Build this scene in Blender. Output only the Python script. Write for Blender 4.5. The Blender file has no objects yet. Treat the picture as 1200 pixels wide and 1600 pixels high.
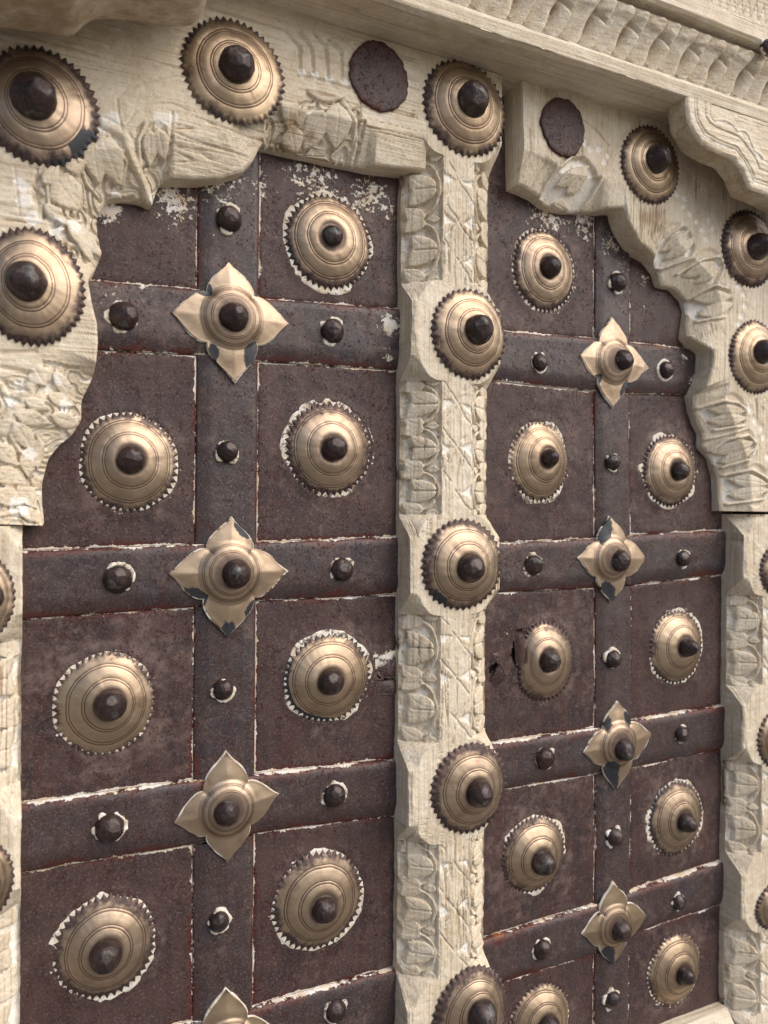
import bpy, math, random
import numpy as np

# ------------------------------------------------------------------ camera, sky, sun, exposure
scene = bpy.context.scene
col = scene.collection
F, PSI, D, CY, ROLL = 1200.0, math.radians(25.5), 630.0, 800.0, math.radians(0.35)   # mm, photo px

cam_data = bpy.data.cameras.new('camera')
cam_data.sensor_fit = 'VERTICAL'
cam_data.sensor_height = 36.0
cam_data.lens = 27.0
cam_data.clip_start = 0.01
cam_data.clip_end = 100.0
cam = bpy.data.objects.new('camera', cam_data)
col.objects.link(cam)
cam.location = (0, -D / 1000, 0)
cam.rotation_mode = 'XYZ'
from mathutils import Matrix, Vector, Euler
cam.matrix_world = (Matrix.Translation((0, -D / 1000, 0)) @ Matrix.Rotation(-PSI, 4, 'Z')
                    @ Matrix.Rotation(math.radians(90), 4, 'X') @ Matrix.Rotation(ROLL, 4, 'Z'))
cam_data.dof.use_dof = True
cam_data.dof.focus_distance = 0.68
cam_data.dof.aperture_fstop = 6.5
scene.camera = cam

SUN_EL, SUN_AZ = math.radians(46), math.radians(40)      # azimuth to the right of the door's outward normal
world = bpy.data.worlds.new('World')
scene.world = world
world.use_nodes = True
wn = world.node_tree
bg = wn.nodes['Background']
sky = wn.nodes.new('ShaderNodeTexSky')
sky.sky_type = 'NISHITA'
sky.sun_disc = False
sky.sun_elevation = SUN_EL
sky.sun_rotation = math.pi - SUN_AZ
sky.air_density = 1.0
sky.dust_density = 4.0
sky.ozone_density = 1.0
wn.links.new(sky.outputs[0], bg.inputs[0])
bg.inputs[1].default_value = 0.10

sun_data = bpy.data.lights.new('sun', 'SUN')
sun_data.energy = 1.7
sun_data.angle = math.radians(80)
sun_data.color = (1.0, 0.94, 0.87)
sun = bpy.data.objects.new('sun', sun_data)
col.objects.link(sun)
to_sun = Vector((math.sin(SUN_AZ) * math.cos(SUN_EL), -math.cos(SUN_AZ) * math.cos(SUN_EL), math.sin(SUN_EL)))
sun.rotation_euler = to_sun.to_track_quat('Z', 'Y').to_euler()

scene.view_settings.view_transform = 'Standard'
scene.view_settings.look = 'None'
scene.view_settings.exposure = 0.68
scene.view_settings.gamma = 1.0

# ------------------------------------------------------------------ measuring helper
def W(px, py, h=0.0):
    """photo measurement -> (X, Z) in mm on the plane h mm in front of the iron sheets"""
    u = (px - 600) / F
    v = (CY - py) / F
    c, s = math.cos(ROLL), math.sin(ROLL)
    u, v = u * c + v * s, -u * s + v * c
    dx = math.sin(PSI) + u * math.cos(PSI)
    dy = math.cos(PSI) - u * math.sin(PSI)
    t = (D - h) / dy
    return t * dx, t * v

def WL(pts, h=0.0):
    return np.array([W(p[0], p[1], h) for p in pts])

# ------------------------------------------------------------------ noise
def _hash(ix, iy, seed):
    n = (ix.astype(np.int64) * 374761393 + iy.astype(np.int64) * 668265263 + seed * 1442695041) & 0xFFFFFFFF
    n = ((n ^ (n >> 13)) * 1274126177) & 0xFFFFFFFF
    n = (n ^ (n >> 16)) & 0xFFFFFF
    return n / float(0xFFFFFF)

def vnoise(x, y, seed=0):
    x0 = np.floor(x); y0 = np.floor(y)
    fx = x - x0; fy = y - y0
    fx = fx * fx * (3 - 2 * fx); fy = fy * fy * (3 - 2 * fy)
    a = _hash(x0, y0, seed); b = _hash(x0 + 1, y0, seed)
    c = _hash(x0, y0 + 1, seed); d = _hash(x0 + 1, y0 + 1, seed)
    return (a * (1 - fx) + b * fx) * (1 - fy) + (c * (1 - fx) + d * fx) * fy

def fbm(x, y, seed=0, o=3):
    r = 0; a = 0.5; t = 0
    for i in range(o):
        r = r + a * vnoise(x * 2 ** i, y * 2 ** i, seed + i * 17); t += a; a *= 0.5
    return r / t - 0.5

def sstep(a, b, x):
    t = np.clip((x - a) / (b - a), 0, 1)
    return t * t * (3 - 2 * t)

def dseg(x, z, pts, closed=False):
    """distance to a polyline; also the position along it 0..n"""
    best = np.full(x.shape, 1e9)
    P = list(pts)
    if closed: P = P + [P[0]]
    for (ax, az), (bx, bz) in zip(P[:-1], P[1:]):
        vx, vz = bx - ax, bz - az
        L = vx * vx + vz * vz + 1e-9
        t = np.clip(((x - ax) * vx + (z - az) * vz) / L, 0, 1)
        dd = np.hypot(x - ax - t * vx, z - az - t * vz)
        best = np.minimum(best, dd)
    return best

# ------------------------------------------------------------------ mesh / object helpers
def grid_mesh(name, V, attrs=None, wrap=False, keep=None, flip=False):
    """V: (n, m, 3) in metres. quads between rows and columns"""
    n, m = V.shape[:2]
    idx = np.arange(n * m).reshape(n, m)
    if wrap:
        idx2 = np.concatenate([idx, idx[:1]], 0)
    else:
        idx2 = idx
    a = idx2[:-1, :-1]; b = idx2[1:, :-1]; c = idx2[1:, 1:]; d = idx2[:-1, 1:]
    q = np.stack([a, b, c, d], -1)
    if flip: q = q[..., ::-1]
    if keep is not None: q = q[keep]
    q = q.reshape(-1, 4)
    return raw_mesh(name, V.reshape(-1, 3), q, attrs)

def raw_mesh(name, V, q, attrs=None, smooth=True):
    me = bpy.data.meshes.new(name)
    nv, nf = len(V), len(q)
    k = q.shape[1]
    me.vertices.add(nv)
    me.vertices.foreach_set('co', np.asarray(V, dtype=np.float32).ravel())
    me.loops.add(nf * k)
    me.loops.foreach_set('vertex_index', np.asarray(q, dtype=np.int32).ravel())
    me.polygons.add(nf)
    me.polygons.foreach_set('loop_start', np.arange(0, nf * k, k, dtype=np.int32))
    me.polygons.foreach_set('loop_total', np.full(nf, k, dtype=np.int32))
    me.polygons.foreach_set('use_smooth', np.full(nf, smooth, dtype=bool))
    me.update(calc_edges=True)
    me.validate()
    if attrs:
        for an, arr in attrs.items():
            at = me.attributes.new(an, 'FLOAT', 'POINT')
            at.data.foreach_set('value', np.asarray(arr, dtype=np.float32).ravel())
    return me

def thing(name, loc, label, cat, group=None):
    o = bpy.data.objects.new(name, None)
    col.objects.link(o)
    o.empty_display_size = 0.05
    o.location = loc
    o['label'] = label; o['category'] = cat
    if group: o['group'] = group
    return o

def wloc(o):
    v = Vector((0, 0, 0))
    while o is not None:
        v += o.location; o = o.parent
    return v

def part(name, me, mat, parent, at=(0, 0, 0), label=None):
    """at: world position of the mesh origin (metres)"""
    o = bpy.data.objects.new(name, me)
    col.objects.link(o)
    if mat is not None and not me.materials: me.materials.append(mat)
    o.parent = parent
    o.location = Vector(at) - wloc(parent)
    if label: o['label'] = label
    return o

# ------------------------------------------------------------------ materials
class NT:
    def __init__(self, name):
        self.m = bpy.data.materials.new(name); self.m.use_nodes = True
        self.t = self.m.node_tree; self.bsdf = self.t.nodes['Principled BSDF']
    def n(self, typ, **kw):
        nd = self.t.nodes.new(typ)
        for k, v in kw.items(): setattr(nd, k, v)
        return nd
    def put(self, sock, val):
        if isinstance(val, bpy.types.NodeSocket): self.t.links.new(val, sock)
        elif isinstance(val, (tuple, list)) and len(val) == 3 and sock.type == 'RGBA': sock.default_value = (*val, 1)
        else: sock.default_value = val
    def noise(self, scale, detail=3, rough=0.55, vec=None, dist=0.0):
        nd = self.n('ShaderNodeTexNoise')
        nd.inputs['Scale'].default_value = scale; nd.inputs['Detail'].default_value = detail
        nd.inputs['Roughness'].default_value = rough; nd.inputs['Distortion'].default_value = dist
        if vec is not None: self.put(nd.inputs['Vector'], vec)
        return nd.outputs[0]
    def voro(self, scale, vec=None, rnd=1.0):
        nd = self.n('ShaderNodeTexVoronoi'); nd.inputs['Scale'].default_value = scale
        nd.inputs['Randomness'].default_value = rnd
        if vec is not None: self.put(nd.inputs['Vector'], vec)
        return nd.outputs['Distance']
    def attr(self, name):
        return self.n('ShaderNodeAttribute', attribute_name=name).outputs['Fac']
    def math(self, op, a, b=None, c=None):
        nd = self.n('ShaderNodeMath', operation=op)
        self.put(nd.inputs[0], a)
        if b is not None: self.put(nd.inputs[1], b)
        if c is not None: self.put(nd.inputs[2], c)
        return nd.outputs[0]
    def step(self, lo, hi, v):
        nd = self.n('ShaderNodeMapRange', interpolation_type='SMOOTHSTEP')
        self.put(nd.inputs['Value'], v)
        nd.inputs['From Min'].default_value = lo; nd.inputs['From Max'].default_value = hi
        return nd.outputs[0]
    def mix(self, f, a, b):
        nd = self.n('ShaderNodeMix', data_type='RGBA')
        self.put(nd.inputs[0], f); self.put(nd.inputs[6], a); self.put(nd.inputs[7], b)
        return nd.outputs[2]
    def mixf(self, f, a, b):
        nd = self.n('ShaderNodeMix', data_type='FLOAT')
        self.put(nd.inputs[0], f); self.put(nd.inputs[2], a); self.put(nd.inputs[3], b)
        return nd.outputs[0]
    def coords(self, scale=(1, 1, 1), rnd=False, rot=(0, 0, 0)):
        """object-space position plus a per-object random shift"""
        tc = self.n('ShaderNodeTexCoord').outputs['Object']
        mp = self.n('ShaderNodeMapping')
        self.put(mp.inputs['Vector'], tc)
        mp.inputs['Scale'].default_value = scale
        mp.inputs['Rotation'].default_value = rot
        if rnd:
            r = self.n('ShaderNodeObjectInfo').outputs['Random']
            cmb = self.n('ShaderNodeCombineXYZ')
            self.put(cmb.inputs[0], self.math('MULTIPLY', r, 7.3)); self.put(cmb.inputs[2], self.math('MULTIPLY', r, 11.7))
            self.put(mp.inputs['Location'], cmb.outputs[0])
        return mp.outputs[0]
    def bump(self, h, strength, dist, base=None):
        b = self.n('ShaderNodeBump'); b.inputs['Strength'].default_value = strength
        b.inputs['Distance'].default_value = dist
        self.put(b.inputs['Height'], h)
        if base is not None: self.put(b.inputs['Normal'], base)
        return b.outputs[0]
    def out(self, **kw):
        for k, v in kw.items(): self.put(self.bsdf.inputs[k.replace('_', ' ')], v)
        return self.m

def wood_material(name, grain):
    m = NT(name)
    sc = {'v': (420, 420, 9), 'h': (9, 420, 420)}[grain]
    c1 = m.coords(sc)
    p = m.coords((1, 1, 1))
    g = m.noise(1.0, 4, 0.6, c1, 0.25)                       # grain streaks
    g2 = m.noise(0.35, 3, 0.6, c1)
    big = m.noise(14, 4, 0.6, p)
    mid = m.noise(70, 4, 0.65, p)
    fine = m.noise(900, 3, 0.6, p)
    colr = m.mix(m.step(0.3, 0.7, big), (0.68, 0.59, 0.45), (0.57, 0.475, 0.34))
    colr = m.mix(m.math('MULTIPLY', m.step(0.42, 0.75, mid), 0.55), colr, (0.79, 0.74, 0.64))
    colr = m.mix(m.math('MULTIPLY', m.step(0.52, 0.66, g), 0.55), colr, (0.31, 0.24, 0.165))
    colr = m.mix(m.math('MULTIPLY', m.step(0.5, 0.7, g2), 0.4), colr, (0.74, 0.70, 0.61))
    sp = m.noise(420, 4, 0.7, p)
    colr = m.mix(m.math('MULTIPLY', m.step(0.54, 0.66, sp), 0.42), colr, (0.38, 0.295, 0.20))
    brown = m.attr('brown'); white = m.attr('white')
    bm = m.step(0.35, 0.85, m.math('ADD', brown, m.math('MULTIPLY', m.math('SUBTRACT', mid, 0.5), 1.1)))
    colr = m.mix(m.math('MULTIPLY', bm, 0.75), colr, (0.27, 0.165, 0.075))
    st = m.step(0.60, 0.74, m.noise(26, 5, 0.7, m.coords((1, 1, 0.6)), 0.8))
    colr = m.mix(m.math('MULTIPLY', st, 0.45), colr, (0.40, 0.285, 0.165))
    wm = m.math('ADD', white, m.math('MULTIPLY', m.math('SUBTRACT', m.noise(160, 4, 0.65, p), 0.5), 1.6))
    wm = m.step(0.42, 0.68, wm)
    colr = m.mix(m.math('MULTIPLY', wm, 0.85), colr, (0.83, 0.80, 0.74))
    rough = m.mixf(g, 0.62, 0.8)
    ht = m.math('ADD', m.math('MULTIPLY', g, 0.7), m.math('MULTIPLY', fine, 0.35))
    ht = m.math('ADD', ht, m.math('MULTIPLY', m.noise(330, 4, 0.65, p), 0.6))
    nrm = m.bump(ht, 0.8, 0.0013)
    return m.out(Base_Color=colr, Roughness=rough, Normal=nrm)

def iron_material(name, strip):
    m = NT(name)
    p = m.coords((1, 1, 1), rnd=True)
    ps = m.coords((1, 1, 0.35), rnd=True)
    big = m.noise(22, 4, 0.6, p); mid = m.noise(95, 5, 0.7, p); fine = m.noise(700, 4, 0.7, p)
    if strip:
        a, b, c = (0.021, 0.0145, 0.016), (0.034, 0.021, 0.021), (0.021, 0.021, 0.029)
    else:
        a, b, c = (0.034, 0.0165, 0.0165), (0.060, 0.032, 0.030), (0.024, 0.016, 0.019)
    colr = m.mix(m.step(0.35, 0.65, big), a, b)
    colr = m.mix(m.step(0.45, 0.62, m.noise(38, 4, 0.6, p, 0.6)), colr, c)
    rnd = m.n('ShaderNodeObjectInfo').outputs['Random']
    colr = m.mix(m.math('MULTIPLY', rnd, 0.45), colr, (0.056, 0.031, 0.029))
    dust = m.math('ADD', m.math('ADD', m.attr('dust'), m.math('MULTIPLY', m.math('SUBTRACT', rnd, 0.5), -0.35)), m.math('MULTIPLY', m.math('SUBTRACT', mid, 0.5), 1.8))
    dm = m.math('MULTIPLY', m.step(0.22, 0.85, dust), 0.58 if strip else 0.68)
    colr = m.mix(dm, colr, (0.190, 0.132, 0.115))
    colr = m.mix(m.math('MULTIPLY', m.step(0.52, 0.66, fine), 0.5), colr, (0.205, 0.150, 0.140))
    colr = m.mix(m.math('MULTIPLY', m.step(0.56, 0.66, m.noise(480, 4, 0.75, p)), 0.55), colr, (0.035, 0.022, 0.024))
    run = m.noise(1.0, 4, 0.65, m.coords((120, 120, 9), rnd=True), 0.2)
    colr = m.mix(m.math('MULTIPLY', m.step(0.56, 0.72, run), 0.4), colr, (0.075, 0.030, 0.020))
    colr = m.mix(m.math('MULTIPLY', m.step(0.62, 0.44, run), 0.06), colr, (0.20, 0.15, 0.13))
    wash = m.step(0.52, 0.72, m.noise(13, 4, 0.6, p, 0.5))
    colr = m.mix(m.math('MULTIPLY', wash, 0.3), colr, (0.095, 0.058, 0.048))
    # rust pits
    v = m.voro(230, ps)
    pitm = m.math('SUBTRACT', 1.0, m.step(0.07, 0.20, v))
    gate = m.step(0.48, 0.62, m.math('ADD', m.noise(60, 3, 0.6, p), m.math('MULTIPLY', m.attr('rust'), 0.25)))
    pit = m.math('MULTIPLY', pitm, gate)
    sp = m.math('MULTIPLY', m.step(0.575, 0.64, m.noise(360, 4, 0.68, p)), m.step(0.45, 0.6, m.math('ADD', m.noise(40, 3, 0.6, p), m.math('MULTIPLY', m.attr('rust'), 0.3))))
    pit = m.math('MAXIMUM', pit, sp)
    colr = m.mix(m.math('MULTIPLY', pit, 0.9), colr, (0.060, 0.012, 0.010))
    rs = m.step(0.545, 0.69, m.math('ADD', m.math('MULTIPLY', m.attr('rust'), 0.55), m.math('MULTIPLY', m.noise(260, 5, 0.7, p), 0.62)))
    colr = m.mix(m.math('MULTIPLY', rs, 0.85), colr, (0.075, 0.016, 0.012))
    og = m.step(0.66, 0.8, m.math('ADD', m.math('MULTIPLY', m.attr('rust'), 0.35), m.math('MULTIPLY', m.noise(45, 4, 0.6, p), 0.62)))
    colr = m.mix(m.math('MULTIPLY', og, 0.7), colr, (0.26, 0.085, 0.025))
    # flaking limewash
    n1 = m.math('ADD', m.math('MULTIPLY', m.noise(150, 5, 0.7, p), 0.65), m.math('MULTIPLY', m.noise(420, 4, 0.7, p), 0.35))
    pm = m.math('ADD', m.attr('paint'), m.math('MULTIPLY', m.math('SUBTRACT', n1, 0.5), 2.9))
    pm = m.step(0.56, 0.66, pm)
    cream = m.mix(m.step(0.4, 0.65, m.noise(60, 3, 0.6, p)), (0.74, 0.71, 0.66), (0.62, 0.50, 0.36))
    colr = m.mix(pm, colr, cream)
    rough = m.mixf(pm, m.mixf(mid, 0.30 if strip else 0.38, 0.62), 0.85)
    ht = m.math('ADD', m.math('MULTIPLY', fine, 0.35), m.math('MULTIPLY', mid, 0.5))
    ht = m.math('SUBTRACT', ht, m.math('MULTIPLY', pit, 0.8))
    ht = m.math('ADD', ht, m.math('MULTIPLY', pm, 0.9))
    nrm = m.bump(ht, 0.8, 0.0008)
    return m.out(Base_Color=colr, Roughness=rough, Normal=nrm, Specular_IOR_Level=0.45 if strip else 0.3, Metallic=0.0)

def brass_material(name, rim):
    m = NT(name)
    p = m.coords((1, 1, 1), rnd=True)
    r = m.attr('rad')
    n1 = m.noise(55, 4, 0.6, p); n2 = m.noise(220, 4, 0.65, p); fine = m.noise(1300, 2, 0.6, p)
    gold = m.mix(m.step(0.35, 0.68, n1), (0.43, 0.328, 0.225), (0.335, 0.248, 0.168))
    gold = m.mix(m.math('MULTIPLY', m.step(0.5, 0.7, n2), 0.35), gold, (0.40, 0.285, 0.20))
    rnd = m.n('ShaderNodeObjectInfo').outputs['Random']
    gold = m.mix(m.math('MULTIPLY', rnd, 0.55), gold, m.mix(m.noise(30, 3, 0.6, p), (0.37, 0.272, 0.205), (0.47, 0.385, 0.30)))
    tw = m.math('MULTIPLY', m.step(0.52, 0.70, m.noise(34, 5, 0.7, p, 0.8)), 0.55)
    gold = m.mix(tw, gold, (0.25, 0.165, 0.115))
    scr = m.noise(1.0, 2, 0.5, m.coords((90, 90, 1500), rnd=True, rot=(0, 0.6, 0)))
    gold = m.mix(m.math('MULTIPLY', m.step(0.60, 0.68, scr), 0.3), gold, (0.58, 0.50, 0.39))
    rr = m.math('ADD', r, m.math('MULTIPLY', m.math('SUBTRACT', n1, 0.5), 0.42))
    rr = m.math('ADD', rr, m.math('MULTIPLY', m.math('SUBTRACT', rnd, 0.5), 0.10))
    rr = m.math('ADD', rr, m.math('MULTIPLY', m.math('SUBTRACT', n2, 0.5), 0.12))
    pat = m.step(rim, rim + 0.16, rr)
    inn = m.math('SUBTRACT', 1.0, m.step(0.24 if rim < 1 else 0.16, 0.40 if rim < 1 else 0.32, m.math('ADD', r, m.math('MULTIPLY', m.math('SUBTRACT', n1, 0.5), 0.15))))
    pat = m.math('MAXIMUM', pat, m.math('MULTIPLY', inn, 0.8))
    pat = m.math('MULTIPLY', pat, 0.94)
    colr = m.mix(pat, gold, m.mix(m.step(0.4, 0.62, n2), (0.085, 0.050, 0.048), (0.045, 0.034, 0.036)))
    grv = m.attr('groove')
    colr = m.mix(m.math('MULTIPLY', grv, 0.85), colr, (0.075, 0.042, 0.035))
    dk = m.math('ADD', m.attr('dark'), m.math('MULTIPLY', m.math('SUBTRACT', n2, 0.5), 0.5))
    dk = m.step(0.45, 0.56, dk)
    colr = m.mix(dk, colr, (0.022, 0.024, 0.030))
    ring = m.n('ShaderNodeTexNoise', noise_dimensions='1D')
    m.put(ring.inputs['W'], m.math('MULTIPLY', r, 170.0)); ring.inputs['Scale'].default_value = 1.0; ring.inputs['Detail'].default_value = 3
    ht = m.math('ADD', m.math('MULTIPLY', ring.outputs[0], 0.5), m.math('MULTIPLY', fine, 0.35))
    nrm = m.bump(ht, 0.22, 0.0004)
    rough = m.math('ADD', m.mixf(pat, 0.43, 0.55), m.math('MULTIPLY', m.math('SUBTRACT', n2, 0.5), 0.2))
    met = m.mixf(dk, m.mixf(pat, 0.93, 0.65), 0.2)
    return m.out(Base_Color=colr, Roughness=rough, Metallic=met, Normal=nrm)

def nail_material():
    m = NT('nail_iron')
    p = m.coords((1, 1, 1), rnd=True)
    n1 = m.noise(110, 4, 0.65, p); n2 = m.noise(420, 4, 0.7, p); n3 = m.noise(900, 3, 0.6, p)
    c = m.mix(m.step(0.35, 0.65, n1), (0.022, 0.015, 0.015), (0.048, 0.027, 0.025))
    c = m.mix(m.math('MULTIPLY', m.step(0.54, 0.68, n2), 0.6), c, (0.085, 0.06, 0.055))
    c = m.mix(m.math('MULTIPLY', m.step(0.56, 0.66, m.noise(75, 3, 0.6, p)), 0.6), c, (0.115, 0.12, 0.115))
    return m.out(Base_Color=c, Roughness=m.mixf(n2, 0.16, 0.42), Metallic=0.25,
                 Normal=m.bump(m.math('ADD', n2, m.math('MULTIPLY', n3, 0.4)), 0.5, 0.0008))

def putty_material():
    m = NT('lime_putty')
    p = m.coords((1, 1, 1), rnd=True)
    n1 = m.noise(130, 4, 0.65, p); n2 = m.noise(500, 4, 0.7, p)
    c = m.mix(m.step(0.4, 0.62, n1), (0.74, 0.72, 0.66), (0.60, 0.52, 0.40))
    rnd = m.n('ShaderNodeObjectInfo').outputs['Random']
    c = m.mix(m.step(0.56, 0.66, m.math('ADD', m.noise(150, 5, 0.75, p), m.math('MULTIPLY', m.math('SUBTRACT', rnd, 0.45), 0.20))), c, (0.115, 0.075, 0.066))
    c = m.mix(m.math('MULTIPLY', m.step(0.45, 0.7, m.noise(60, 3, 0.6, p)), 0.5), c, (0.34, 0.26, 0.19))
    return m.out(Base_Color=c, Roughness=0.9, Normal=m.bump(n2, 0.7, 0.001))

def dark_material():
    m = NT('old_dark_wood')
    g = m.noise(1.0, 4, 0.6, m.coords((300, 300, 10)))
    c = m.mix(g, (0.015, 0.010, 0.008), (0.06, 0.04, 0.03))
    return m.out(Base_Color=c, Roughness=0.85, Normal=m.bump(g, 0.5, 0.001))

WOODV = wood_material('weathered_wood_upright', 'v')
WOODH = wood_material('weathered_wood_level', 'h')
SHEET = iron_material('iron_sheet_rusted', False)
STRIP = iron_material('iron_strip_rusted', True)
BRASS = brass_material('aged_brass', 0.77)
BRASSD = brass_material('aged_brass_dark_rim', 0.76)
BRASSR = brass_material('aged_brass_rosette', 0.93)
NAIL = nail_material()
PUTTY = putty_material()
DARK = dark_material()

# ------------------------------------------------------------------ things
HF = 32.0                                             # front of the wood in mm before the iron
leafL = thing('door_leaf', (0.13, 0, -0.45), 'left door leaf of dark iron panels under a whitewashed carved arch, one boss rim blackened', 'door leaf')
leafR = thing('door_leaf', (0.58, 0, -0.55), 'right door leaf of dark iron panels with one dented brass boss beside torn iron', 'door leaf')
post = thing('door_post', (0.3585, 0, -0.45), 'carved pale wooden post between the two door leaves with a column of brass bosses', 'door post')
frame = thing('door_frame', (0.354, 0, 0.407), 'pale wooden lintel with carved leaf band and scalloped brackets above the door', 'door frame')

rng = random.Random(4)
ground_me = raw_mesh('ground', np.array([[-60, -60, -1.35], [60, -60, -1.35], [60, 60, -1.35], [-60, 60, -1.35]], float), np.array([[0, 1, 2, 3]]), smooth=False)
gm = NT('stone_paving'); gn = gm.noise(9, 5, 0.65, gm.coords())
gm.out(Base_Color=gm.mix(gn, (0.13, 0.12, 0.105), (0.21, 0.19, 0.165)), Roughness=0.85)
ground = bpy.data.objects.new('ground', ground_me); col.objects.link(ground); ground_me.materials.append(gm.m)
ground['kind'] = 'structure'

# ------------------------------------------------------------------ lists measured on the photograph
BOSS_L = [  # x0 x1 y0 y1 | nail x y r | pointed
    (437, 577, 303, 457, 518, 366, 17, 0), (117, 280, 645, 808, 206, 722, 22, 0), (441, 581, 628, 777, 525, 701, 20, 0),
    (81, 250, 1020, 1189, 178, 1110, 25, 0.2), (443, 584, 989, 1131, 525, 1069, 21, 0), (86, 255, 1399, 1567, 176, 1505, 25, 0.2),
    (429, 576, 1328, 1486, 519, 1428, 20, 0.1)]
BOSS_R = [
    (792, 894, 353, 487, 861, 411, 18, 0.4), (792, 887, 653, 784, 864, 712, 15, 0.8), (999, 1087, 672, 789, 1067, 729, 15, 0.3),
    (800, 900, 966, 1096, 867, 1031, 18, 0.3), (1013, 1100, 944, 1065, 1083, 1007, 15, 0.7), (786, 890, 1269, 1394, 860, 1347, 20, 0.6),
    (1016, 1104, 1211, 1332, 1085, 1282, 15, 0.7), (800, 900, 1531, 1665, 872, 1608, 20, 0.6), (1017, 1104, 1451, 1566, 1085, 1523, 15, 0.5)]
ROS_L = [  # tips: top, right, bottom, left | nail
    ((352, 413), (447, 508), (365, 600), (263, 492), (363, 497, 24)),
    ((362, 812), (448, 894), (358, 998), (265, 901), (373, 900, 24)),
    ((358, 1178), (440, 1242), (362, 1348), (278, 1290), (362, 1275, 21)),
    ((362, 1547), (440, 1608), (364, 1722), (282, 1668), (366, 1642, 21))]
ROS_R = [
    ((952, 492), (1008, 570), (955, 632), (903, 552), (974, 556, 17)),
    ((952, 802), (1011, 868), (957, 937), (905, 868), (974, 872, 18)),
    ((968, 1092), (1022, 1142), (967, 1230), (916, 1172), (983, 1167, 18)),
    ((965, 1375), (1018, 1425), (965, 1503), (917, 1455), (981, 1452, 18))]
STUD_L = [(355, 342, 20), (190, 497, 23), (519, 517, 19), (356, 708, 17), (187, 911, 22), (539, 891, 18), (354, 1083, 16),
          (178, 1302, 22), (530, 1246, 18), (353, 1447, 16), (537, 1584, 17)]
STUD_R = [(965, 435, 15), (844, 562, 14), (1042, 572, 14), (961, 718, 13), (838, 881, 16), (1073, 867, 13), (965, 1026, 14),
          (860, 1184, 17), (1074, 1143, 13), (971, 1306, 14), (859, 1484, 16), (1072, 1406, 12), (970, 1562, 14)]
HS_L = [  # horizontal strips: (left, stile, right) top edge, then bottom edge
    ([(60, 438), (311, 458), (400, 470), (650, 486)], [(60, 548), (304, 559), (395, 567), (650, 580)]),
    ([(-60, 872), (311, 854), (402, 850), (660, 836)], [(-60, 981), (311, 951), (404, 941), (660, 925)]),
    ([(-60, 1276), (311, 1221), (403, 1211), (660, 1180)], [(-60, 1386), (308, 1322), (403, 1303), (660, 1267)]),
    ([(-60, 1690), (311, 1597), (403, 1574), (660, 1499)], [(-60, 1800), (311, 1700), (403, 1672), (660, 1596)])]
HS_R = [
    ([(730, 512), (911, 525), (990, 532), (1130, 545)], [(730, 590), (918, 607), (982, 611), (1130, 612)]),
    ([(730, 850), (914, 838), (988, 831), (1180, 819)], [(730, 926), (926, 914), (990, 909), (1180, 884)]),
    ([(730, 1165), (934, 1133), (990, 1120), (1180, 1086)], [(730, 1240), (937, 1204), (990, 1195), (1180, 1151)]),
    ([(730, 1473), (937, 1407), (990, 1386), (1180, 1321)], [(730, 1551), (937, 1484), (990, 1454), (1180, 1389)])]
VS_L = ([(302, 180), (303, 300), (305, 700), (306, 1100), (312, 1760)], [(398, 180), (398.5, 440), (400, 800), (402, 1400), (403, 1760)])
VS_R = ([(922, 260), (923, 330), (925, 600), (930, 900), (935, 1300), (938, 1760)], [(976, 260), (977, 430), (978, 650), (986, 1000), (988, 1300), (989, 1760)])
PAINT = [  # loose limewash patches (px, py, radius px, strength)
    (570, 305, 45, .5), (480, 285, 60, .45), (600, 330, 25, .5), (265, 320, 40, .55), (300, 340, 25, .35), (340, 300, 40, .5), (600, 510, 22, .75),
    (600, 560, 20, .5), (160, 470, 35, .35), (215, 470, 40, .3), (165, 335, 22, .6), (330, 370, 35, .25), (395, 300, 40, .4), (150, 550, 25, .3),
    (850, 335, 55, .5), (905, 345, 40, .5), (945, 380, 35, .5), (960, 420, 30, .45), (1000, 430, 30, .35), (1000, 470, 25, .25), (1060, 555, 25, .4), (1072, 590, 20, .4),
    (130, 700, 30, .25), (600, 1030, 25, .45), (1100, 830, 40, .2), (790, 990, 25, .25), (560, 330, 30, .3), (1120, 480, 30, .3)]

# ------------------------------------------------------------------ iron sheets and strips
def rail_at(line, s):
    """piecewise linear point on a line of measured mm points, by x fraction 0..1 of each span"""
    return line

def interp_x(line_mm, X):
    return np.interp(X, line_mm[:, 0], line_mm[:, 1])

def interp_z(line_mm, Z):
    o = np.argsort(line_mm[:, 1])
    return np.interp(Z, line_mm[o, 1], line_mm[o, 0])

def boss_dist(x, z, bosses):
    best = np.full(x.shape, 1e9)
    for b in bosses:
        (ax, az), (bx, bz) = W(b[0], (b[2] + b[3]) / 2), W(b[1], (b[2] + b[3]) / 2)
        (cx, cz), (dx, dz) = W((b[0] + b[1]) / 2, b[2]), W((b[0] + b[1]) / 2, b[3])
        mx, mz, rx, rz = (ax + bx) / 2, (cz + dz) / 2, (bx - ax) / 2, (cz - dz) / 2
        e = np.hypot((x - mx) / rx, (z - mz) / rz)
        best = np.minimum(best, (e - 1) * (rx + rz) / 2)
    return best

PB = [(*W(p[0], p[1]), p[2] / 1.7, p[3]) for p in PAINT]
def paint_blobs(x, z):
    r = np.zeros(x.shape)
    for bx, bz, rad, s in PB:
        r = np.maximum(r, min(1.0, s * 1.35) * np.exp(-((x - bx) ** 2 + (z - bz) ** 2) / (rad * rad)))
    return r

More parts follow.
